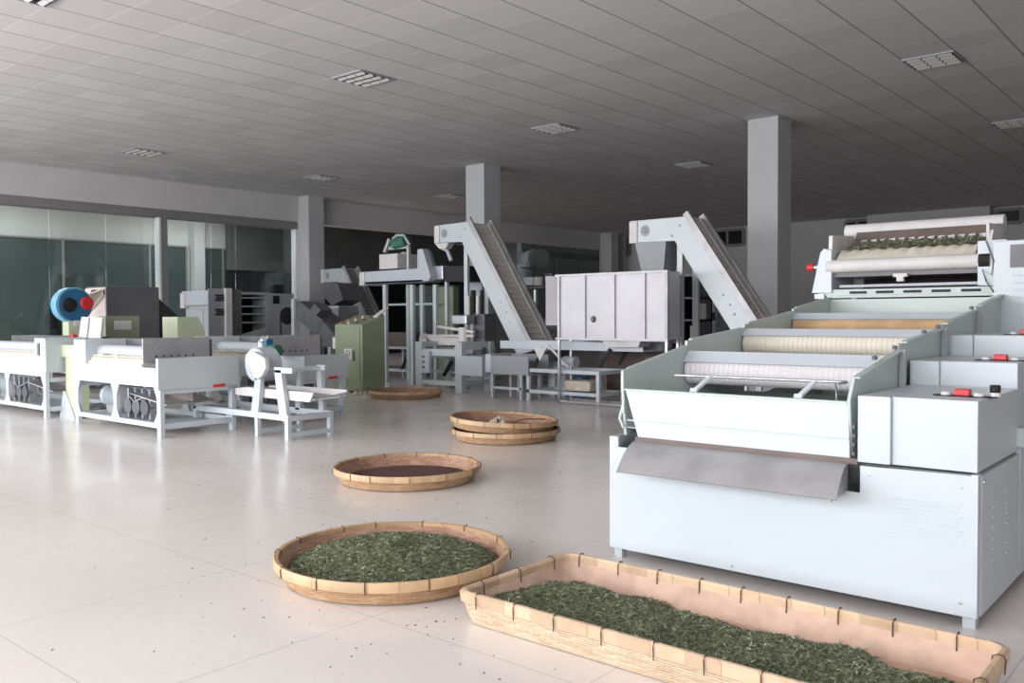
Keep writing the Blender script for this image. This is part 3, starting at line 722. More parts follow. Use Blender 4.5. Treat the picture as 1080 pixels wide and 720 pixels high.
# stray bits on the floor
g = B()
for i in range(420):
    cxn, cyn, s0 = random.choice([(-3.3, 3.0, 1.0), (-2.2, 2.4, .9), (-5.3, 4.9, 1.1), (-6.2, 7.2, 1.3), (-9, 8.5, 2.0)])
    x = random.gauss(cxn, s0); y = random.gauss(cyn, s0*.7)
    if y < .8 or x > -.6 or (TX0-.02 < x < TX1+.02 and TY0-.02 < y < TY1+.02) or any(math.hypot(x-a, y-b) < .6 for a, b in (C1_, (-5.2, 4.8), b3c, (-10.62, 9.78))) or (x > -2.7 and y > 3.9): continue
    a = random.uniform(0, 6.28); l = random.uniform(.004, .011); d = Vector((math.cos(a)*l, math.sin(a)*l, 0)); s_ = Vector((-d.y, d.x, 0)).normalized()*random.uniform(.002, .004); c = Vector((x, y, .0005))
    g.add([c-d, c+s_, c+d, c-s_, c+Vector((0, 0, .004))], [[0, 1, 4], [1, 2, 4], [2, 3, 4], [3, 0, 4]])
tag(g.build('tea_crumbs', 'teabed', loc=(-4, 4, 0)), 'tiny dark tea crumbs scattered over the pale floor', 'crumbs', kind='stuff')

# ------------------------------------------------------------------ process tables on the left
def rect(px0, py0, px1, py1, y):
    """box extents seen between two pixels on the plane y"""
    a, b = P(px0, py0, 'y', y), P(px1, py1, 'y', y)
    return min(a.x, b.x), max(a.x, b.x), min(a.z, b.z), max(a.z, b.z)
def frame_side(mb, x0, x1, y, zt, th=.05, n=2):
    """front frame: top rail, bottom rail, posts with gusset corners"""
    w = .08; z0, z1 = .10, zt
    for i in range(n+1):
        x = x0+(x1-x0-w)*i/n; mb.box((x, y, 0 if i in (0, n) else z0), (x+w, y+th, zt))
        for sx in (0, 1):
            if (i == 0 and sx == 0) or (i == n and sx == 1): continue
            xa = x+w*sx; d = (.07 if sx else -.07)
            mb.prism([(xa, z1-.14), (xa, z1), (xa+d, z1)], 'y', y, y+.01)
            mb.prism([(xa, z0+.16), (xa, z0+.05), (xa+d, z0+.05)], 'y', y, y+.01)
    mb.box((x0, y, z0), (x1, y+th, z0+.06))
def process_table(x0, x1, y0, label, mirror=False, sieve=True, D=.92, pt=.865):
    t = thing('process_table', label, 'machine', ((x0+x1)/2, y0+D/2, 0), 'roller sorting tables')
    pw = .32
    p0, p1 = (x1-pw, x1) if mirror else (x0, x0+pw)
    g = B(); frame_side(g, x0, x1, y0, .56); frame_side(g, x0, x1, y0+D-.05, .56)
    for z in (.12, .5):
        for x in (x0, x1-.08): g.box((x+.01, y0+.05, z-.03), (x+.07, y0+D-.05, z+.03))
    g.build('frame', 'white', t, .002)
    B().box((x0, y0-.004, .545), (x1, y0+.05, .755)).box((x0, y0+D-.05, .545), (x1, y0+D, .755)).build('side_rail', 'white', t, .003)
    ho = B().box((p0, y0-.006, .745), (p1, y0+.5, 1.045)).build('roller_housing', 'white', t, .006)
    if mirror:
        B().box((p0+.12, y0-.02, .82), (p0+.18, y0-.006, .98)).build('switch', 'dkgrey', ho)
        B().box((x1, y0, .60), (x1+.02, y0+D, 1.03)).build('end_panel', 'galv', t, .003)
    else:
        B().box((x1-.03, y0-.03, .52), (x1+.02, y0+D+.03, pt)).build('end_panel', 'galv', t, .003)
        B().tube([(x1+.02, y0+.62, .53), (x1+.03, y0+.76, .535)], .016, 10).build('handle', 'red', t, label='red handle')
    a, b = (x0+.05, p0) if mirror else (p1, x1-.46)
    B().tube([(a, y0+.22, .895), (b, y0+.22, .895)], .085, 24).build('roller', 'lip', t)
    B().tube([(a, y0+.10, .80), (b, y0+.10, .80)], .045, 16).build('roller', 'cream', t)
    g = B()
    g.box((a+.05, y0+.06, .85), (b-.05, y0+.09, .865)).box((a+.2, y0+.05, .845), (a+.34, y0+.10, .88)).box((a+.62, y0+.05, .845), (a+.7, y0+.10, .875))
    g.build('scraper', 'jute', t)
    B().box((a, y0+.03, .755), (b, y0+.06, .79)).build('tray_edge', 'cloth', t)
    B().box((x0+.1, y0+.5, .76), (x1-.1 if mirror else x1-.46, y0+D-.02, 1.05)).build('sieve_hood', 'dkgrey', t, .005)
    if sieve and not mirror:
        B().box((x1-.44, y0+.03, .80), (x1-.42, y0+D-.08, 1.075)).build('sieve_board', 'dullsteel', t)
        g = B()
        for k in range(6): g.lathe([(.012, 0), (.012, .004), (0, .004)], (x1-.42, y0+.18+k*.09, .87), 'x', 8)
        g.build('bolt', 'dark', t)
    B().sheet([(x1-1.0, y0+.15, .42), (x1-.15, y0+.15, .33), (x1-.15, y0+D-.12, .33), (x1-1.0, y0+D-.12, .42)], .012).build('lower_pan', 'dullsteel', t)
    B().box((x1-.9, y0+.45, .36), (x1-.12, y0+.5, .54)).build('shade_skirt', 'brown', t)  # added brown sheet stands in for dark shade under the table
    # drive under the table
    B().box((x0+.2, y0+.2, .06), (x1-.2, y0+D-.2, .12)).build('motor_plate', 'lip', t)
    mx = x0+.22; mm = B()
    mm.tube([(mx-.2, y0+.42, .33), (mx+.25, y0+.42, .33)], .13, 20)
    for k in range(9): mm.tube([(mx-.1+.035*k, y0+.42, .33), (mx-.09+.035*k, y0+.42, .33)], .14, 20)
    mo = mm.build('motor', 'lip', t)
    B().lathe([(0, -.05), (.11, -.04), (.13, 0)], (mx-.2, y0+.42, .33), 'x', 20).build('fan_cover', 'cloth', mo)
    B().box((mx-.12, y0+.34, .12), (mx+.18, y0+.5, .22)).build('motor_foot', 'grey', mo)
    g = B()
    for k in range(4): g.box((mx+.62+k*.17, y0+.25, .12), (mx+.66+k*.17, y0+.36, .47))
    g.box((mx+.6, y0+.3, .44), (mx+1.25, y0+.34, .48)).tube([(mx+.6, y0+.28, .38), (mx+.85, y0+.22, .32), (mx+1.1, y0+.25, .4)], .012, 8)
    g.build('gear_rack', 'grey', t)
    g = B()
    for k in range(3): g.tube([(mx+.68+k*.2, y0+.22, .26), (mx+.68+k*.2, y0+.3, .26)], .09, 18)
    g.build('pulley', 'dkgrey', t)
    return t
process_table(-11.15, -9.05, 4.75, 'white framed sorting table with the motor under it, nearest of the left group')
process_table(-11.15, -9.05, 6.36, 'second white sorting table, behind the nearest one, its grey end panel by the green cabinet', pt=.825)
process_table(-14.6, -12.02, 4.75, 'white framed sorting table cut by the left edge of the frame', mirror=True)

# sage control stand between the tables
t = thing('control_stand', 'sage green control post with sloping white button panel between two tables', 'control stand', (-11.6, 5.0, 0))
x0, x1, z0, z1 = rect(58, 376, 78, 364, 4.95)
B().box((x0, 4.95, z0), (x1+.1, 5.3, z1)).build('arm_box', 'sage', t, .006)
x0, x1, z0, z1 = rect(70, 440, 79, 376, 4.97)
B().box((x0, 4.97, .02), (x1, 5.15, z1)).build('post', 'sage', t, .006)
B().prism([(x0-.16, 0), (x1, 0), (x1, .02), (x0+.02, .35), (x0-.04, .35)], 'y', 4.95, 4.97).build('foot_plate', 'white', t)

pn = [P(85, 357, 'y', 5.3), P(108, 357, 'y', 5.3), P(110, 336, 'y', 5.45), P(88, 335, 'y', 5.45)]
B().sheet([tuple(q) for q in pn], .03).build('button_panel', 'cloth', t)
g = B(); q0, q1 = mid(pn[0], pn[1], .45), mid(pn[3], pn[2], .45); off = Vector((0, -.02, .006))
g.bar(q0+off, q1+off, .06, .01); g.build('display_strip', 'grey', t)
g = B()
for k in (.22, .75):
    for h in (.3, .62): q = mid(mid(pn[0], pn[1], k), mid(pn[3], pn[2], k), h)+Vector((0, -.01, 0)); g.box((q.x-.02, q.y-.015, q.z-.006), (q.x+.02, q.y, q.z+.006))
g.build('button', 'dkgrey', t)
B().tube([pn[0]+Vector((-.05, -.05, .02)), pn[0]+Vector((-.12, -.05, .04))], .035, 10).build('emergency_knob', 'red', t)
q = (pn[0]+pn[1])/2; B().box((q.x-.06, 5.3, .9), (q.x+.06, 5.36, q.z+.02)).build('neck', 'sage', t)
# sage switch boxes standing on the table hoods
def sbox(a, b, c, d, y, dep, label, slope=False, plate=False):
    x0, x1, z0, z1 = rect(a, d, b, c, y)
    z0 = 0
    t = thing('control_box', label, 'control box', ((x0+x1)/2, y+dep/2, z0))
    if slope: g = B().prism([(y, z0), (y, z1), (y+dep*.75, z1), (y+dep, z1-.22), (y+dep, z0)], 'x', x0, x1)
    else: g = B().box((x0, y, z0), (x1, y+dep, z1))
    g.build('body', 'sage' if not plate else 'olive', t, .006)
    if plate: 
        B().box((x1, y+dep*.25, z1-.20), (x1+.01, y+dep*.75, z1-.07)).build('switch_plate', 'cloth', t)
    return t, x0, x1, z0, z1
sbox(171.5, 187, 334, 358, 6.75, .45, 'sage green box with a sloping back, rising behind the sieve board of the nearest table', True)
sbox(104, 111, 333, 357, 5.75, .5, 'olive box with a white switch plate in front of the big grey housing', False, True)

# cover and big grey housing behind
gx0, gx1, gz0, gz1 = rect(92, 358, 112, 303, 6.9)
t = thing('sorter_housing', 'big plain grey sheet housing with a pale cover sheet, rising behind the nearest table', 'machine', ((gx0+gx1)/2, 7.6, 0))
yb_ = P(168, 320, 'x', gx1).y
B().box((gx0, 6.9, 0), (gx1, yb_, P(112, 301.5, 'y', 6.9).z)).build('housing', 'dkgrey', t, .01)
B().box((gx0-.01, 6.885, gz0-.3), (gx1, 6.9, gz1)).build('front_sheet', 'pinkcover', t)
B().box((gx0+.25, 6.87, gz1-.12), (gx1-.03, 6.886, gz1-.03)).build('slot', 'black', t)
g = B().sheet([tuple(P(88, 313, 'y', 6.6)), tuple(P(109, 305, 'y', 6.8)), tuple(P(109, 313, 'y', 6.86)), tuple(P(92, 332, 'y', 6.86))], .03)
g.build('cover_flap', 'jute', t)
B().prism([(yb_, .9), (yb_, 1.65), (yb_+.35, 1.35), (yb_+.3, 1.15), (yb_+.05, .95)], 'x', gx0+.1, gx1-.02).build('rear_chute', 'dark', t)
# blue reel
c = P(76, 321.5, 'y', 6.20)
q_ = rect(70, 357, 79, 340, 6.00)
t = thing('blue_fan', 'round blue blower drum with black and red ports, far left behind the tables', 'blower', (c.x, 6.25, 0))
rr_ = 17.5/CF*((c-EYE).dot(AF))
B().lathe([(0, -.30), (rr_, -.30), (rr_, -.03), (rr_*.97, 0), (0, 0)], (c.x, 6.25, c.z), 'x', 40).build('drum', 'blue', t)
B().lathe([(rr_+.0, -.22), (rr_+.02, -.22), (rr_+.02, -.03), (rr_, -.03)], (c.x, 6.25, c.z), 'x', 40).build('rim', 'ltblue', t)
B().lathe([(0, .03), (.10, .02), (.12, 0)], (c.x, 6.16, c.z), 'x', 20).build('port', 'black', t)
B().lathe([(0, .03), (.09, .03), (.11, 0)], (c.x, 6.44, c.z+.03), 'x', 20).build('port', 'red', t, label='red port')
B().box((c.x, 6.22, c.z-.34), (c.x+.02, 6.32, c.z-.25)).build('nameplate', 'cloth', t)
B().box((c.x-.25, 6.15, 0), (c.x-.02, 6.40, c.z-rr_+.08)).build('stand', 'sage', t)

# cabinet machine with shelves (centre left)
t = thing('dryer_cabinet', 'pale grey cabinet machine with an open black shelf rack, left of the end column', 'machine', P(240, 350, 'y', 10).to_tuple()[:2]+(0,))
yA = 10.0
def cb(a, b, c, d, y, dep, nm, m, par=None, bev=.004, floor=None, lab=None):
    x0, x1, z0, z1 = rect(a, d, b, c, y)
    if floor is not None: z0 = floor
    return B().box((x0, y, z0), (x1, y+dep, z1)).build(nm, m, par or t, bev, label=lab)
xq = P(220, 305, 'y', yA).x
cb(192, 220, 306, 322, yA, .6, 'upper_case', 'lip'); cb(197, 220, 322, 400, yA+.1, .5, 'lower_case', 'galv', floor=0)
x0, x1, z0, z1 = rect(201, 350, 214, 326, yA+.09); B().box((x0, yA+.08, z0), (x1, yA+.1, z1)).build('viewing_window', 'lip', t, .01)
cb(190, 194, 309, 325, yA-.03, .3, 'handle_box', 'cloth')
xg = P(220, 320, 'y', yA).x; ye = P(238, 330, 'x', xg).y
sp = B().box((xg, yA-.02, 0), (xg+.03, ye, P(220, 304, 'y', yA).z)).build('side_panel', 'grey', t, .003)
for zc_, yc_ in ((P(231, 314, 'x', xg).z, P(227, 314, 'x', xg).y), (P(231, 329, 'x', xg).z, P(227, 329, 'x', xg).y)):
    g = B()
    for r_ in range(3):
        for k in range(5): g.lathe([(.025, 0), (.025, .006), (0, .006)], (xg+.03, yc_+k*(P(235, 314, 'x', xg).y-yc_)/4.5+.03*(r_ % 2), zc_-.05+r_*.05), 'x', 8)
    g.build('perforation', 'dark', sp)
g = B().box((xg+.02, ye-.05, 0), (xg+.1, ye+.1, P(238, 304, 'x', xg).z)).build('edge_post', 'cloth', t, .003)
x2 = xg+.02; y2 = P(255, 330, 'x', x2).y
B().box((x2-.6, ye+.1, 0), (x2, y2, P(245, 305, 'x', x2).z)).build('dark_panel', 'dkgrey', t)
y3_ = P(281, 330, 'x', x2).y; zt = P(268, 308, 'x', x2).z
B().box((x2-.7, y2, 0), (x2-.55, y3_, zt)).build('rack_back', 'black', t)
B().box((x2-.6, y2, zt-.06), (x2, y3_, zt)).box((x2-.6, y3_, 0), (x2, y3_+.1, zt)).build('rack_frame', 'grey', t)
for py in (314, 323, 331, 340):
    z = P(268, py, 'x', x2).z; B().box((x2-.55, y2, z-.015), (x2, y3_, z+.015)).build('shelf', 'grey', t)
B().prism([(y2, P(255, 352, 'x', x2).z), (y3_, P(281, 345, 'x', x2).z), (y3_, .5), (y2, .5)], 'x', x2, x2+.03).build('sloping_sheet', 'grey', t)
y4_ = P(310, 330, 'x', x2).y
rp = B().box((x2-.6, y3_+.1, 0), (x2, y4_, zt-.02)).build('right_case', 'grey', t, .006)
cq = P(303, 333, 'x', x2); B().lathe([(0, .01), (.16, .01), (.2, 0)], (x2, cq.y, cq.z), 'x', 24).build('opening', 'dark', rp)
B().box((x2, cq.y-.2, .3), (x2+.012, cq.y-.17, cq.z)).build('edge_line', 'dark', rp)
q = P(291, 316, 'x', x2); B().box((x2, q.y-.08, q.z-.09), (x2+.02, q.y+.08, q.z+.09)).build('switch', 'black', rp)

# diagonal bucket chute between dryer and green cabinet
t = thing('inclined_duct', 'dark grey sheet duct sloping down right, in front of the end column', 'duct', (P(330, 345, 'y', 11.3).x, 11.5, 0))
def pp(pts, y): return [(P(a, b, 'y', y).x, P(a, b, 'y', y).z) for a, b in pts]
B().prism(pp([(307, 317), (316, 318), (341, 338), (333, 354), (308, 331)], 11.3), 'y', 11.3, 11.8).build('upper_duct', 'dkgrey', t)
B().prism(pp([(341, 339), (353, 353), (351, 366), (336, 365), (334, 353)], 11.25), 'y', 11.25, 11.8).build('lower_duct', 'dkgrey', t)
B().prism(pp([(331, 320), (338, 327), (333, 333), (327, 327)], 11.2), 'y', 11.2, 11.5).build('cover', 'dkgrey', t)
B().box((P(307, 320, 'y', 11.25).x, 11.25, 0), (P(310, 320, 'y', 11.25).x, 11.4, P(307, 315, 'y', 11.25).z)).build('post', 'galv', t)
B().box((P(345, 320, 'y', 11.6).x, 11.6, 0), (P(348, 320, 'y', 11.6).x, 11.7, P(345, 350, 'y', 11.6).z)).build('post', 'galv', t)
t = thing('feed_hopper', 'grey angular hopper under the small pale conveyor by the end column', 'hopper', (P(352, 310, 'y', 13).x, 13.2, 0))
B().prism(pp([(341, 298), (356, 298), (362, 316), (350, 322), (341, 312)], 13), 'y', 13, 13.6).build('bin', 'dkgrey', t)
B().prism(pp([(345, 322), (357, 322), (357, 338), (350, 342), (341, 330)], 13), 'y', 13, 13.6).build('duct', 'grey', t)
a = rect(344, 325, 357, 323, 12.98); B().box((a[0], 12.98, a[2]), (a[1], 13, a[3])).build('label_strip', 'cloth', t)
a = rect(345, 325, 356, 340, 13.2); B().box((a[0], 13.1, 0), (a[1], 13.5, a[2])).build('stand', 'dark', t)

# ------------------------------------------------------------------ vibrating pan with a white blower (in front of the second table)
yS = 5.50
t = thing('vibrating_pan', 'white stand with a sloping tray and white blower, right of the nearest table', 'machine', (-8.1, 5.78, 0))
g = B()
for x in (-7.86, -8.42):
    for y in (5.50, 6.05): g.box((x, y, 0), (x+.06, y+.05, .22))
g.box((-9.7, 5.50, .20), (-7.80, 5.55, .27)).box((-9.7, 6.05, .20), (-7.80, 6.10, .27)).box((-7.86, 5.5, .2), (-7.80, 6.1, .26)).box((-7.86, 5.5, .03), (-7.80, 6.1, .08)).box((-8.42, 5.5, .03), (-8.37, 6.1, .08)).box((-9.7, 5.5, .2), (-9.64, 6.1, .26))
for y in (5.5, 6.05): g.box((-9.7, y, 0), (-9.64, y+.05, .22))
g.build('base_frame', 'white', t, .002)
zl = P(290, 390, 'y', yS).z
def leg(pts, y, nm='leg'): B().prism(pp(pts, y), 'y', y, y+.05).build(nm, 'white', t, .002)
leg([(289, 390), (296, 390), (303, 443), (295, 443)], yS)
leg([(269, 398), (275, 398), (272, 437), (264, 437)], yS)
leg([(333, 389), (338, 389), (341, 433), (336, 433)], 6.05); leg([(313, 391), (317, 391), (316, 432), (311, 432)], 6.05)
a, b = P(290, 390, 'y', yS), P(343, 387, 'y', 6.0)
B().box((a.x-.02, yS, a.z-.03), (a.x+.30, yS+.04, a.z+.03)).box((a.x-.02, 6.06, a.z-.03), (P(342, 388, 'y', 6.06).x, 6.1, a.z+.03)).box((a.x-.02, yS, a.z-.03), (a.x+.04, 6.1, a.z+.02)).build('top_frame', 'white', t, .002)
# pan
pL = pp([(250, 409), (262, 408), (332, 414), (328, 424), (250, 416)], yS+.08)
B().prism(pL, 'y', yS+.06, yS+.08).build('pan_side', 'cloth', t, .002)
l0, r0 = P(240, 408, 'y', yS+.08), P(332, 417, 'y', yS+.08)
B().sheet([(l0.x, yS+.08, l0.z-.02), (r0.x, yS+.08, r0.z-.05), (r0.x, 6.0, r0.z-.05), (l0.x, 6.0, l0.z-.02)], .01).build('pan_floor', 'dullsteel', t)
B().prism(pL, 'y', 6.0, 6.02).build('pan_side', 'cloth', t)
e = P(364, 414, 'y', 5.98)
B().sheet([(r0.x-.02, yS+.10, r0.z-.05), (r0.x+.20, yS+.25, r0.z-.02), (e.x, 6.05, e.z), (r0.x-.02, 6.02, r0.z-.0)], .01).build('pan_lip', 'grey', t, label='grey sheet pan lip')
# blower: flat shell face
cs = [(259, 374), (262, 370.5), (268, 371), (279, 378), (280, 388), (276, 396), (271, 400), (268, 398), (264, 388), (258, 380)]
sh = B().prism(pp(cs, yS-.06), 'y', yS-.06, yS+.0); so = sh.build('blower_shell', 'cloth', t, .01)
cc = P(276, 386, 'y', yS+.1)
B().lathe([(0, 0), (.17, 0), (.19, .02), (.19, .22), (.15, .26), (0, .26)], (cc.x+.0, yS, cc.z+.02), 'y', 28).build('blower_drum', 'lip', t)
B().tube([(cc.x, yS+.1, cc.z+.15), (cc.x+.0, yS+.1, cc.z+.27), (cc.x+.05, yS+.1, cc.z+.31)], .035, 12).build('blower_neck', 'white', t)
x0, x1, z0, z1 = rect(289, 390, 320, 376, 6.1)
B().box((x0, 6.1, z0), (x1, 6.13, z1)).build('rear_guard', 'galv', t, .02)
x0, x1, z0, z1 = rect(316, 403, 365, 374, 6.3)
x0, x1, z0, z1 = rect(281, 376, 293, 363, 5.9); B().tube([(x0, 5.9, (z0+z1)/2), (x1, 5.9, (z0+z1)/2)], .07, 16).build('motor', 'green', t, label='green motor')
B().box((x0-.05, 5.86, z1-.02), (x0+.06, 5.95, z1+.06)).build('terminal_box', 'blue', t)

# ------------------------------------------------------------------ green electric cabinet
gx0, gx1, gy = -12.36, -11.62, 9.71
t = thing('electrical_cabinet', 'olive green electrical cabinet with a sloping top of copper fittings', 'cabinet', ((gx0+gx1)/2, gy+.7, 0))
gd = P(406, 370, 'x', gx1).y
zf, zb = 1.172, P(406, 332, 'x', gx1).z
B().prism([(gy, .03), (gy, zf), (gd, zb), (gd, .03)], 'x', gx0, gx1).build('body', 'olive', t, .01)
B().box((gx0+.03, gy+.04, 0), (gx1-.03, gd-.04, .04)).build('plinth', 'dark', t)
dd_ = B().box((gx0+.05, gy-.015, .17), (gx1-.06, gy, zf-.05)).build('door', 'olive', t, .004)
q = P(374, 374, 'y', gy); B().box((q.x-.012, gy-.04, q.z-.10), (q.x+.02, gy-.015, q.z+.07)).build('door_handle', 'dkgrey', dd_)
q = P(368, 373, 'y', gy); pl2 = B().box((q.x-.10, gy-.02, q.z-.09), (q.x+.09, gy-.015, q.z+.09)).build('label_plate', 'cloth', dd_)
g = B()
for dx, dz, w_, h_ in ((-.04, .0, .016, .11), (.04, .01, .016, .09), (0, .05, .07, .014), (0, -.01, .07, .014), (.02, -.06, .04, .014)): g.box((q.x+dx-w_/2, gy-.023, q.z+dz-h_/2), (q.x+dx+w_/2, gy-.02, q.z+dz+h_/2))
g.build('label_mark', 'dkgrey', pl2)
B().box((gx0+.02, gy-.012, .05), (gx1-.02, gy, .15)).build('kick_panel', 'olive', t, .003)
nrm = Vector((0, -(zb-zf), gd-gy)).normalized()
for k in range(9):
    u = .12+.28*(k % 3)+.03*(k//3); v = .15+.28*(k//3)
    c = Vector((gx0+(gx1-gx0)*u, gy+(gd-gy)*v, zf+(zb-zf)*v))
    B().tube([c, c+nrm*.02], .03, 12).tube([c+nrm*.02, c+nrm*.035], .02, 10).build('button', ['brass', 'jute', 'dkgrey'][k % 3], t)
q = Vector((gx1-.14, gy+(gd-gy)*.75, zf+(zb-zf)*.75)); B().sheet([q, q+Vector((.1, 0, 0)), q+Vector((.16, .2, .16)), q+Vector((-.05, .2, .10))], .02).build('meter', 'cloth', t)
g = B().tube([(gx0-.02, gy+.1, 1.05), (gx0-.08, gy+.1, 1.08)], .03, 10).box((gx0-.09, gy+.02, .75), (gx0-.005, gy+.25, .95)); g.build('side_fitting', 'cloth', t)

# ------------------------------------------------------------------ inclined belt conveyors
def conveyor(yn, W, pts, label, belt='lip', sc=1, post=None, discharge=True, cap=True, leg=True):
    """pts = pixels on the near panel: tl, bl (head end), topbend, botbend, foot-top, foot-bottom"""
    q = [P(a, b, 'y', yn) for a, b in pts]; tl, bl, tb, bb, ft, fb = q
    t = thing('inclined_conveyor', label, 'conveyor', (bb.x, yn+W/2, 0), 'inclined belt conveyors')
    poly = [(p_.x, p_.z) for p_ in (tl, tb, ft, fb, bb, bl)]
    for y, nm in ((yn, 'near'), (yn+W-.03, 'far')):
        B().prism(poly, 'y', y, y+.03).build('side_panel', 'galv', t, .004)
    d = (ft-tb).normalized(); up = Vector((-d.z, 0, d.x)); up = up if up.z > 0 else -up
    for y in (yn+.01, yn+W-.03):
        g = B().bar(tb+up*.03+Vector((0, y-yn, 0))-d*.05, ft+up*.03+Vector((0, y-yn, 0)), .05, .09, up=up); g.build('rail', 'dullsteel', t, .003)
    g = B().bar(tb-up*.03+Vector((0, W/2, 0)), ft-up*.03+Vector((0, W/2, 0)), W-.1, .02, up=up); bo = g.build('belt', belt, t, label='pale cleated belt')
    L = (ft-tb).length; n_ = int(L/(.115*sc)); g = B()
    for k in range(1, n_):
        c = tb+d*(L*k/n_)+Vector((0, W/2, 0)); g.bar(c-Vector((0, W/2-.07, 0))-up*.02, c+Vector((0, W/2-.07, 0))-up*.02, .012, .045, up=up)
    g.build('cleat', belt, bo)
    o_ = Vector((0, W-.10, 0)); B().bar(tb+o_+up*.005, ft+o_+up*.005, .025, .03, up=up).build('belt_skirt', 'cloth', t)
    g = B().box((tl.x-.01, yn-.02, bl.z-.01), (tl.x+.12, yn+W+.02, tl.z-.01)); g.build('head_cover', 'cloth', t, .004)
    B().box((tl.x+.1, yn+.02, tl.z-.03), (tb.x, yn+W-.02, tl.z+.0)).build('top_cover', 'galv', t)
    B().box((tl.x+.1, yn+.03, bl.z+.01), (bb.x, yn+W-.03, bl.z+.03)).build('bottom_cover', 'dkgrey', t)
    B().bar(bb+Vector((0, W/2, .02)), fb+Vector((0, W/2, .02)), W-.08, .02, up=up).build('bottom_cover', 'dkgrey', t)
    cx = tl.x+.32*(tb.x-tl.x)*.75+.03; cz = (tl.z+bl.z)/2
    B().lathe([(0, -.02), (.03, -.02), (.04, -.005), (.075, -.005), (.08, 0)], (cx, yn, cz), 'y', 16).build('bearing', 'grey', t)
    g = B()
    for f_, s2 in ((.02, .04), (.04, .22), (.6, .05), (.68, .04), (.75, .06)):
        c = tb+(ft-tb)*f_-up*(.1+s2); g.lathe([(0, -.008), (.016, -.006), (.018, 0)], (c.x, yn, c.z), 'y', 8)
    g.build('bolt', 'grey', t)
    if leg:
        for y in (yn-.0, yn+W-.06):
            lx = bb.x+.02; B().box((lx, y+.03, 0), (lx+.085, y+.03+.06, bb.z)).build('leg', 'galv', t, .003)
    if discharge:
        z = bl.z; x0, x1 = tl.x+.06, bb.x-.15*sc
        g = B(); vs = [(x0, yn+.02, z), (x1, yn+.02, z), (x1, yn+W-.02, z), (x0, yn+W-.02, z), (x0+.1, yn+.1, z-.55*sc), (x0+.42, yn+.1, z-.55*sc), (x0+.42, yn+W-.1, z-.55*sc), (x0+.1, yn+W-.1, z-.55*sc)]
        g.add(vs, [[0, 1, 5, 4], [1, 2, 6, 5], [2, 3, 7, 6], [3, 0, 4, 7], [0, 3, 2, 1], [4, 5, 6, 7]]); g.build('discharge_spout', 'grey', t)
    ftl = B().box((fb.x+.0, yn, 0), (fb.x+.08, yn+.06, fb.z+.02)).box((fb.x, yn+W-.06, 0), (fb.x+.08, yn+W, fb.z+.02)); ftl.build('foot', 'galv', t)
    return t
conveyor(10.95, .5, [(665, 233), (665, 256), (723, 228.5), (711.5, 254), (806, 358), (782, 366)], 'pale blue-grey inclined conveyor right of the stainless hopper, its head over the hopper', 'beltgrey')
conveyor(11.55, .62, [(459, 238), (459, 256), (494, 233.5), (487, 255), (562, 370), (545, 374)], 'pale grey inclined conveyor in the centre, in front of the middle column, wide belt showing', 'beltgrey', discharge=False)
q = P(466, 260, 'y', 11.6)
B().prism(pp([(458, 256), (473, 256), (470, 262), (463, 262)], 11.6), 'y', 11.6, 11.75).build('lip_chute', 'cloth', bpy.data.objects['inclined_conveyor.001'])
conveyor(14.4, .5, [(339, 284), (339, 298), (362, 283), (357, 297), (391, 347), (381, 350)], 'small distant inclined conveyor behind the green cabinet', 'dullsteel', discharge=False)

# ------------------------------------------------------------------ stainless hopper, its pan feeder and stand
yH = 10.43
hx0, hx1, hz0, hz1 = -8.0, -6.13, .968, 1.905
t = thing('stainless_hopper', 'large rectangular stainless steel hopper with ribbed front', 'hopper', ((hx0+hx1)/2, yH+.5, 0))
HD = .34
g = B().box((hx0, yH, hz0), (hx1, yH+.02, hz1)).box((hx0, yH+HD-.02, hz0), (hx1, yH+HD, hz1)).box((hx0, yH, hz0), (hx0+.02, yH+HD, hz1)).box((hx1-.02, yH, hz0), (hx1, yH+HD, hz1)); g.build('tank', 'hopsteel', t)
g = B()
for px in (590, 617, 648, 680): x = P(px, 320, 'y', yH).x; B().box((x-.02, yH-.03, hz0), (x+.02, yH, hz1-.01)).build('rib', 'hopsteel', t, .003)
B().box((hx0-.02, yH-.035, hz1-.02), (hx1+.02, yH+.02, hz1+.01)).box((hx0-.02, yH-.03, hz0-.02), (hx1+.02, yH+.02, hz0+.015)).build('edge_flange', 'hopsteel', t)
B().box((hx1-.03, yH-.02, hz0), (hx1+.015, yH+.03, hz1)).build('corner_flange', 'dullsteel', t)
x0, x1, z0, z1 = rect(580, 343, 589, 291, yH-.02); B().sheet([(x0, yH-.12, z0), (hx0, yH, z0), (hx0, yH, z1), (x0, yH-.12, z1)], .01).build('side_flange', 'hopsteel', t)
q = P(626, 336.5, 'y', yH); B().lathe([(0, -.04), (.03, -.04), (.03, -.01), (.05, 0)], (q.x, yH, q.z), 'y', 16).build('knob', 'dkgrey', t)
for x, y in ((hx0, yH), (hx1-.035, yH), (hx0, yH+HD-.04), (hx1-.035, yH+HD-.04)): B().box((x, y, 0), (x+.035, y+.035, hz0)).build('leg', 'steel', t)
B().box((hx0, yH, .02), (hx1, yH+.035, .05)).box((hx0, yH+HD-.035, .02), (hx1, yH+HD, .05)).build('floor_rail', 'dullsteel', t)
sp = pp([(634, 357), (677, 357), (674, 366), (641, 366)], yH+.05)
B().prism(sp, 'y', yH+.03, yH+.31).build('outlet', 'dullsteel', t)
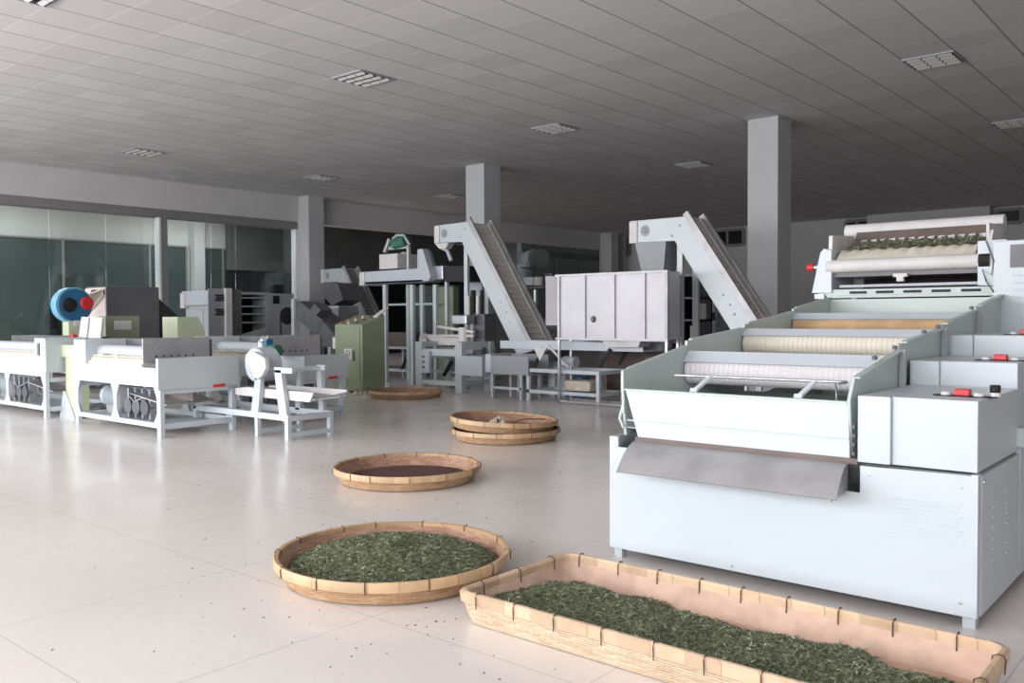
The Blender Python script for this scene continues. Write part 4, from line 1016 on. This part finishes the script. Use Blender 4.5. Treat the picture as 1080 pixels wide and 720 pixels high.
# pan feeder
yV = 10.50
a, b = P(530, 366, 'y', yV+.1), P(678, 367, 'y', yV+.1); zt, zb_ = .915, .79
t = thing('pan_feeder', 'long shallow vibrating pan on black slanted springs under the hopper', 'feeder', ((a.x+b.x)/2, yV+.35, 0))
xa_, xb_ = P(540, 366, 'y', yV+.1).x-.25, b.x
B().box((xa_, yV+.1, zb_), (xb_, yV+.12, zt)).box((xa_, yV+.6, zb_), (xb_, yV+.62, zt)).box((xa_, yV+.1, zb_), (xb_, yV+.62, zb_+.02)).build('pan', 'lip', t, .002)
for (p0_, p1_) in (((572, 367), (564, 387)), ((644, 368), (633, 387)), ((660, 371), (653, 384))):
    y = yV+.08 if p0_[0] != 660 else yV+.6
    B().bar(P(*p0_, 'y', y), P(*p1_, 'y', y), .012, .06, up=(1, 0, 0)).build('spring', 'black', t)
xs0, xs1 = P(555, 400, 'y', yV).x, P(632, 400, 'y', yV).x; zs = P(590, 391, 'y', yV).z
g = B()
for x in (xs0, xs1-.06):
    for y in (yV, yV+.64): g.box((x, y, 0), (x+.06, y+.05, zs))
for y in (yV, yV+.64): g.box((xs0, y, zs-.04), (xs1, y+.05, zs+.02)).box((xs0, y, .12), (xs1, y+.05, .17))
for x in (xs0, xs1-.06):
    for z in (zs-.04, .12): g.box((x, yV, z), (x+.06, yV+.66, z+.05))
g.build('stand', 'white', t, .002)
q = P(601, 383, 'y', yV+.3); B().tube([(q.x-.1, yV+.3, zs+.12), (q.x+.12, yV+.3, zs+.12)], .09, 16).build('drive_motor', 'lip', t)
B().bar((xs0+.35, yV+.1, zt-.05), (xs0+.75, yV+.1, zs+.05), .04, .03).build('drive_rod', 'cloth', t)
B().prism([(xs0+.1, zt-.1), (xs0+.35, zt-.1), (xs0+.22, zt-.3)], 'y', yV+.06, yV+.08).build('gusset', 'cloth', t)
q = P(612, 413, 'y', yV+.3)
g = B().box((q.x-.2, yV+.15, .17), (q.x+.28, yV+.5, .33)); tag(g.build('sack', 'jute', bevel=.03), 'pale sack lying on the lower rails of the stand under the hopper', 'sack')
q = P(590, 405, 'y', yV+.5); tag(B().box((q.x-.5, yV+.85, 0), (q.x-.15, yV+1.1, .55)).box((q.x-.46, yV+.84, .3), (q.x-.2, yV+.85, .5)).build('switch_box', 'lip', bevel=.006), 'small pale grey box standing behind the stand under the hopper', 'box')
g = B().tube([(q.x+.1, yV+.95, 0), (q.x+.1, yV+.95, .3)], .13, 20).tube([(q.x+.1, yV+.95, .3), (q.x+.1, yV+.95, .33)], .14, 20)
tag(g.build('bucket', 'blue'), 'bluish bucket on the floor behind the stand under the hopper', 'bucket')
# receiving trough table left of the stand
yP = 10.46
t = thing('receiving_trough', 'grey trough on a small two-legged stand between the packing frame and the hopper stand', 'trough', (-9.0, 10.75, 0))
x0, x1, z0, z1 = rect(518, 394, 556, 376, yP)
B().box((x0, yP, z0), (x1+.02, yP+.02, z1)).box((x0, yP+.5, z0), (x1+.02, yP+.52, z1+.02)).box((x0, yP, z0), (x1+.02, yP+.52, z0+.02)).build('trough', 'grey', t, .002)
B().box((x0-.12, yP-.01, z0+.02), (x0, yP+.5, z1+.02)).build('end_box', 'lip', t, .006)
for px in (518.5, 549):
    for dy in (0, .46): x = P(px, 400, 'y', yP).x; B().box((x-.02, yP+dy, 0), (x+.02, yP+dy+.04, z0)).build('leg', 'lip', t)
z = P(530, 409, 'y', yP).z; B().box((P(518, 1, 'y', yP).x, yP, z-.02), (P(549, 1, 'y', yP).x, yP+.03, z+.02)).build('cross_rail', 'lip', t)
# packing frame (weighing table)
yN = 10.72
nx0, nx1 = P(438, 400, 'y', yN).x, P(487, 400, 'y', yN).x; ND = .72; nz = P(480, 361, 'y', yN).z
t = thing('packing_frame', 'grey-white square-tube frame carrying a small white clamp mechanism', 'machine', ((nx0+nx1)/2, yN+ND/2, 0))
for x in (nx0, nx1-.16):
    for y in (yN, yN+ND): B().box((x, y, 0), (x+.16, y+.12, nz)).build('leg', 'galv', t, .004)
g = B()
for y in (yN, yN+ND): g.box((nx0+.1, y+.02, nz-.24), (nx1-.1, y+.1, nz-.12)).box((nx0+.1, y+.02, .12), (nx1-.1, y+.1, .2))
g.box((nx0+.03, yN+.1, nz-.1), (nx0+.12, yN+ND, nz)).box((nx1-.12, yN+.1, nz-.14), (nx1-.03, yN+ND, nz)).box((nx1-.12, yN+.1, .12), (nx1-.03, yN+ND, .2)).build('cross_rail', 'galv', t, .003)
x0, x1, z0, z1 = rect(446, 388, 451, 374, yN-.05); bo = B().box((x0-.03, yN-.06, z0-.08), (x1+.04, yN-.0, z1+.06)).build('switch_box', 'lip', t)
for k in range(3): B().tube([(x0+.03, yN-.08, z0+.02+k*.09), (x0+.03, yN-.06, z0+.02+k*.09)], .022, 10).build('button', 'dkgrey', bo)
x0, x1, z0, z1 = rect(484, 396, 508, 376, yN-.02); B().box((x0, yN-.02, z0), (x1, yN+.5, z1)).build('motor_box', 'lip', t, .015)
q = P(495, 370, 'y', yN+.5); B().tube([(q.x+.15, yN+.6, nz-.35), (q.x+.15, yN+.6, nz-.1)], .12, 16).build('gearbox', 'dkgrey', t)
g = B(); x0, x1, z0, z1 = rect(452, 392, 484, 378, yN+.7); g.box((x0, yN+.7, z0), (x1, yN+.9, z0+.03)).box((x0, yN+.7, z1), (x1, yN+.9, z1+.03)); g.build('shelf', 'lip', t)
B().bar(P(476, 381, 'y', yN+.65), P(468, 396, 'y', yN+.65), .04, .05).build('spring', 'black', t)
# clamp mechanism on top
def tb_(pts, y, r, nm, m, par=None): 
    return B().tube([P(a, b, 'y', y) for a, b in pts], r, 10).build(nm, m, par or t)
ym = yN+.55
g = B(); x0, x1, z0, z1 = rect(446, 362, 488, 357, ym); g.box((x0, ym-.1, z0-.02), (x1, ym+.1, z1+.02)); g.bar(P(448, 360, 'y', ym-.25), P(448, 353, 'y', ym+.1), .08).bar(P(462, 344, 'y', ym), P(500, 350, 'y', ym), .07, .05).bar(P(447, 354, 'y', ym), P(500, 354, 'y', ym), .06, .05); g.build('clamp_arm', 'cloth', t, .01)
B().tube([P(489, 360, 'y', ym), P(489, 345, 'y', ym)], [.11, .09], 14).build('clamp_post', 'cloth', t)
B().box((P(480, 340, 'y', ym).x, ym-.1, P(480, 342, 'y', ym).z), (P(496, 340, 'y', ym).x, ym+.12, P(480, 332, 'y', ym).z)).build('clamp_head', 'steel', t, .02)
B().box((P(499, 360, 'y', ym+.2).x, ym+.2, nz-.1), (P(511, 360, 'y', ym+.2).x, ym+.5, P(500, 331, 'y', ym+.2).z)).build('control_case', 'dkgrey', t, .01)
for px, m_, w in ((494, 'cloth', .04), (499, 'black', .05), (504, 'cloth', .035), (508, 'black', .03)):
    B().tube([P(px, 334, 'y', ym+.3), P(px, 306 if m_ == 'black' else 312, 'y', ym+.3)], w, 10).build('cylinder', m_, t)
# tall dosing rig behind (galvanised posts, beam, box)
yD = 11.75
t = thing('dosing_rig', 'tall post rig with a pale horizontal trough and upright arm, behind the green cabinet', 'machine', (P(420, 350, 'y', yD).x, yD+.3, 0))
cs = [(380, 288), (438, 282), (444, 296), (446, 297), (380, 301)]
B().prism(pp([(380, 287), (440, 283), (447, 290), (449, 294), (446, 297), (383, 300), (380, 299)], yD), 'y', yD, yD+.04).build('trough_side', 'lip', t, .004)
B().prism(pp([(380, 287), (440, 283), (449, 294), (446, 297), (383, 300)], yD+.5), 'y', yD+.5, yD+.54).build('trough_side', 'lip', t, .004)
x0, x1, z0, z1 = rect(382, 299, 446, 297, yD); B().box((x0, yD, z0), (x1, yD+.5, z0+.04)).build('trough_floor', 'grey', t)
x0, x1, z0, z1 = rect(379, 301, 384, 287, yD-.03); B().box((x0, yD-.03, z0), (x1, yD+.57, z1)).build('end_cover', 'cloth', t, .004)
B().prism(pp([(440, 263), (444, 262), (446, 264), (454, 291), (452, 296), (446, 297), (440, 285)], yD-.04), 'y', yD-.04, yD+.12).build('upright_arm', 'lip', t, .01)
g = B().prism(pp([(446, 262), (450, 266), (458, 292), (455, 296)], yD+.15), 'y', yD+.15, yD+.3); g.build('arm_rail', 'grey', t)
for px, dy in ((405, 0), (433.5, -.1), (429.5, .5), (458, .2), (444, .55)):
    p_ = P(px, 300, 'y', yD+dy); B().box((p_.x-.045, yD+dy, 0), (p_.x+.045, yD+dy+.07, p_.z)).build('post', 'galv', t, .003)
g = B(); z = P(420, 321, 'y', yD+.5).z; g.box((P(406, 1, 'y', yD+.5).x, yD+.52, z-.02), (P(458, 1, 'y', yD+.5).x, yD+.55, z+.02)); g.build('tie_bar', 'galv', t)
x0, x1, z0, z1 = rect(400, 284, 419, 267, yD+.05); B().box((x0, yD+.05, z0), (x1, yD+.6, z1)).build('feed_box', 'cloth', t, .006)
g = B(); 
for pts in ([(406, 266), (411, 252)], [(411, 262), (431, 260)], [(431, 260), (431, 284)], [(414, 262), (416, 250)]): g.bar(P(*pts[0], 'y', yD+.2), P(*pts[1], 'y', yD+.2), .06)
g.build('bracket', 'galv', t)
g = B().tube([P(417, 257, 'y', yD+.2), P(429, 254, 'y', yD+.2)], .12, 16)
g.build('motor', 'green', t, label='green motor')
g = B().tube([P(414, 254, 'y', yD+.15), P(418, 248, 'y', yD+.15), P(426, 248, 'y', yD+.15), P(432, 258, 'y', yD+.15)], .025, 8); g.build('hose', 'lip', t)
B().tube([P(427, 283, 'y', yD+.4), P(427, 266, 'y', yD+.4)], .07, 12).build('canister', 'cloth', t)
# dark box + bright plate under the centre conveyor head
yE = 11.9
x0, x1, z0, z1 = rect(467, 297, 490, 280, yE)
t = thing('weighing_unit', 'dark boxed unit with a bright metal face under the head of the centre conveyor', 'machine', ((x0+x1)/2, yE+.3, 0))
B().box((x0, yE, z0), (x1, yE+.6, z1)).build('case', 'dark', t)
x2_, x3_, z2_, z3_ = rect(456, 295, 468, 280, yE-.02); B().box((x2_, yE-.05, z2_), (x3_, yE+.3, z3_)).build('face_plate', 'steel', t, .01)
for x in (x0, x1-.06): B().box((x, yE+.05, 0), (x+.06, yE+.11, z0)).build('leg', 'galv', t)
g = B().tube([P(464, 260, 'y', yE), P(472, 264, 'y', yE), (P(476, 275, 'y', yE))], .04, 10); g.build('hose', 'lip', t)
x4, x5, z4, z5 = rect(430, 345, 478, 300, yE+1.45); tag(B().box((x4, yE+1.45, 0), (x5, yE+2.0, z5)).build('storage_tank', 'teal'), 'dark teal tank standing at the back behind the tall post rig', 'tank')
x4, x5, z4, z5 = rect(460, 360, 478, 302, yE+.7); tag(B().box((x4, yE+.7, 0), (x5, yE+.85, z5)).build('olive_panel', 'olive'), 'upright olive panel behind the posts under the centre conveyor head', 'panel')
x4, x5, z4, z5 = rect(491, 335, 508, 290, yE+.7); tag(B().box((x4, yE+.7, 0), (x5, yE+1.1, z5)).build('white_case', 'lip', bevel=.006), "narrow whitish case directly behind the centre conveyor's slope", 'case')
# low dark bench behind
x0, x1, z0, z1 = rect(405, 400, 437, 366, 12.6)
t = thing('work_bench', 'dark work bench behind the tall post rig, right of the green cabinet', 'bench', ((x0+x1)/2, 12.9, 0))
B().box((x0, 12.6, z1-.05), (x1, 13.2, z1)).build('bench_top', 'lip', t)
B().box((x0+.05, 12.7, z1), (x1-.3, 13.1, z1+.3)).build('dark_crate', 'brown', t)
for x in (x0, x1-.06):
    for y in (12.62, 13.12): B().box((x, y, 0), (x+.05, y+.06, z1-.05)).build('leg', 'lip', t)
B().box((x0, 12.64, .14), (x1, 12.68, .2)).build('rail', 'lip', t)
B().bar((x0+.5, 12.66, .18), (x0+.75, 12.66, z1-.05), .04, .05).build('spring', 'black', t)
# large dark machine mass at the back, behind the rig
x0, x1, z0, z1 = rect(404, 350, 430, 300, 13.6)
# gear behind the hopper: duct, roller stand
yG = 13.2
t = thing('suction_duct', 'grey curved suction duct with a dark round mouth, between conveyor and hopper', 'duct', (P(560, 330, 'y', yG).x, yG+.3, 0))
pts = [(551, 300), (552, 282), (556, 274), (563, 271), (570, 272)]
B().tube([P(a, b, 'y', yG) for a, b in pts], [.17, .17, .17, .16, .15], 16).build('elbow', 'grey', t)
B().tube([P(564, 272, 'y', yG-.02), P(571, 273, 'y', yG-.08)], [.16, .19], 20).build('mouth', 'darkwall', t)
x0, x1, z0, z1 = rect(548, 301, 562, 292, yG-.2); B().box((x0, yG-.2, z0), (x1, yG+.3, z1)).build('flange_box', 'lip', t)
x0, x1, z0, z1 = rect(550, 305, 588, 302, yG); B().box((x0, yG-.3, z0), (x1, yG+.4, z1)).build('platform', 'dkgrey', t)
B().tube([P(568, 301, 'y', yG-.1), P(568, 292, 'y', yG-.1)], .09, 14).build('canister', 'cloth', t)
x0, x1, z0, z1 = rect(574, 301, 582, 288, yG); B().box((x0, yG, z0), (x1, yG+.3, z1)).build('case', 'dkgrey', t)
B().tube([P(565, 305, 'y', yG), P(565, 324, 'y', yG)], .05, 12).tube([P(565, 322, 'y', yG), P(565, 326, 'y', yG)], [.05, .22], 16).build('filler_head', 'steel', t)
for px in (553, 584): p_ = P(px, 303, 'y', yG+.3); B().box((p_.x-.04, yG+.3, 0), (p_.x+.04, yG+.36, p_.z)).build('leg', 'grey', t)
x0, x1, z0, z1 = rect(576, 350, 590, 333, yG); B().box((x0-.2, yG-.1, 0), (x1, yG+.3, z0)).build('base_case', 'dkgrey', t); B().tube([(x0+.1, yG-.1, z0+.15), (x0+.4, yG-.1, z0+.15)], .14, 14).build('drum', 'steel', t)
# dark rack and locker right of the hopper
yK = 13.0
x0, x1, z0, z1 = rect(706, 372, 733, 288, yK)
t = thing('tall_rack', 'dark open shelving rack right behind the stainless hopper', 'rack', ((x0+x1)/2, yK+.3, 0))
B().box((x0, yK+.55, 0), (x1, yK+.6, z1)).build('back_panel', 'black', t)
for x in (x0, x1-.05): B().box((x, yK, 0), (x+.05, yK+.6, z1)).build('side_frame', 'dkgrey', t)
for k in range(6): B().box((x0, yK, .1+k*(z1-.15)/5), (x1, yK+.6, .13+k*(z1-.15)/5)).build('shelf', 'dkgrey', t)
q = P(725, 340, 'y', yK+.2); zsh = .1+1*(z1-.15)/5+.03+.0
for k in range(3):
    zz = .13+(k+1)*(z1-.15)/5
    tag(B().tube([(x0+.25+.12*k, yK+.2, zz), (x0+.25+.12*k, yK+.2, zz+.26)], .08, 14).build('white_canister', 'cloth'), 'white canister on the %s shelf of the dark rack behind the hopper' % ['second', 'third', 'fourth'][k], 'canister')
x0, x1, z0, z1 = rect(733, 372, 742, 300, yK+.1)
x0, x1, z0, z1 = rect(734, 372, 766, 304, 14.2)
t = thing('grey_locker', 'plain grey locker seen below the right-hand conveyor', 'locker', ((x0+x1)/2, 14.4, 0))
B().box((x0, 14.2, 0), (x1, 14.7, z1)).build('body', 'grey', t, .006)
x2_, x3_, z2_, z3_ = rect(745, 341, 757, 326, 14.19); f_ = B().box((x2_, 14.18, z2_), (x3_, 14.2, z3_)).build('window_frame', 'lip', t); B().box((x2_+.05, 14.17, z2_+.05), (x3_-.05, 14.181, z3_-.05)).build('pane', 'dark', f_)
B().box((P(739, 330, 'y', 13.9).x, 13.9, 0), (P(743, 330, 'y', 13.9).x, 14.0, z1)).build('post', 'lip', t)
# dark machinery block under the hopper, behind
x0, x1, z0, z1 = rect(640, 425, 700, 373, 12.2)
t = thing('machine_base', 'dark green-grey machine base in the shade behind the hopper outlet', 'machine', ((x0+x1)/2, 12.4, 0))
B().box((x0, 12.2, 0), (x1, 12.8, z1)).build('case', 'brown', t); B().box((x0+.8, 12.1, .3), (x1, 12.2, z1-.05)).build('panel', 'olive', t)
B().tube([((x0+x1)/2-.3, 12.1, z1+.12), ((x0+x1)/2+.0, 12.1, z1+.12)], .1, 14).build('motor', 'green', t, label='green motor')
# small yellow-green leaves/bottle on the far left table
q = P(36, 355, 'y', 5.4)
# ------------------------------------------------------------------ daylight, and added fill lights
def win_light(a, b, z0, z1, e, y=YF-.3, name='window_daylight'):
    L = bpy.data.lights.new(name, 'AREA'); L.shape = 'RECTANGLE'; L.size = b-a; L.size_y = z1-z0; L.energy = e; L.color = (.97, .985, 1.0)
    o = bpy.data.objects.new(name, L); COL.objects.link(o); o.location = ((a+b)/2, y, (z0+z1)/2); o.rotation_euler = (math.radians(64), 0, 0)
    return o
for k, (a, b) in enumerate(WX):
    win_light(a, b, .45, 4.1, (b-a)*3.65*E_WIN*[1.1, 1.1, 1.1, 1.0, .9][k])
win_light(XC+.2, XL-.4, .6, 4.1, E_WIN*30)  # added unseen light at the corridor end, brightens the corridor
rw = struct(B().box((XR-.06, -3.9, .5), (XR, -3.84, 3.9)).box((XR-.06, .44, .5), (XR, .5, 3.9)).box((XR-.06, -3.9, .45), (XR, .5, .5)).box((XR-.06, -3.9, 3.9), (XR, .5, 3.95)).box((XR-.06, -1.73, .5), (XR, -1.67, 3.9)), 'window_40', 'alu')  # added window frame, out of view, around the side fill light
o = win_light(0, 4.3, .5, 3.9, E_WIN*10, name='side_fill_light'); o.location = (XR-.08, -1.7, 2.2); o.rotation_euler = (math.radians(64), 0, math.radians(90))  # added light from the right to brighten the machine's side
for k, y in enumerate((3.0, 8.0, 13.0)):  # added lamps, unseen, that lift the corridor brightness
    t = thing('corridor_fill_lamp', 'added unseen ceiling lamp brightening the corridor beyond the glass partition', 'ceiling light', (XC+2, y, CZ-.08), 'added corridor fill lamps')
    B().box((XC+1.9, y-1, CZ-.08), (XC+2.1, y+1, CZ)).build('fill_lamp_body', 'alu', t)
    L = bpy.data.lights.new('corridor_fill_light', 'AREA'); L.shape = 'RECTANGLE'; L.size = .2; L.size_y = 2; L.energy = 150; L.color = (1, 1, .99)
    o = bpy.data.objects.new('corridor_fill_light', L); COL.objects.link(o); o.location = (XC+2, y, CZ-.1)
w = bpy.data.worlds.new('sky'); SC.world = w; w.use_nodes = True; w.node_tree.nodes['Background'].inputs[0].default_value = (.8, .9, 1, 1); w.node_tree.nodes['Background'].inputs[1].default_value = 1.0
SC.view_settings.view_transform = 'Standard'; SC.view_settings.look = 'None'; SC.view_settings.exposure = EXPO; SC.view_settings.gamma = 1
SC.view_settings.use_curve_mapping = False
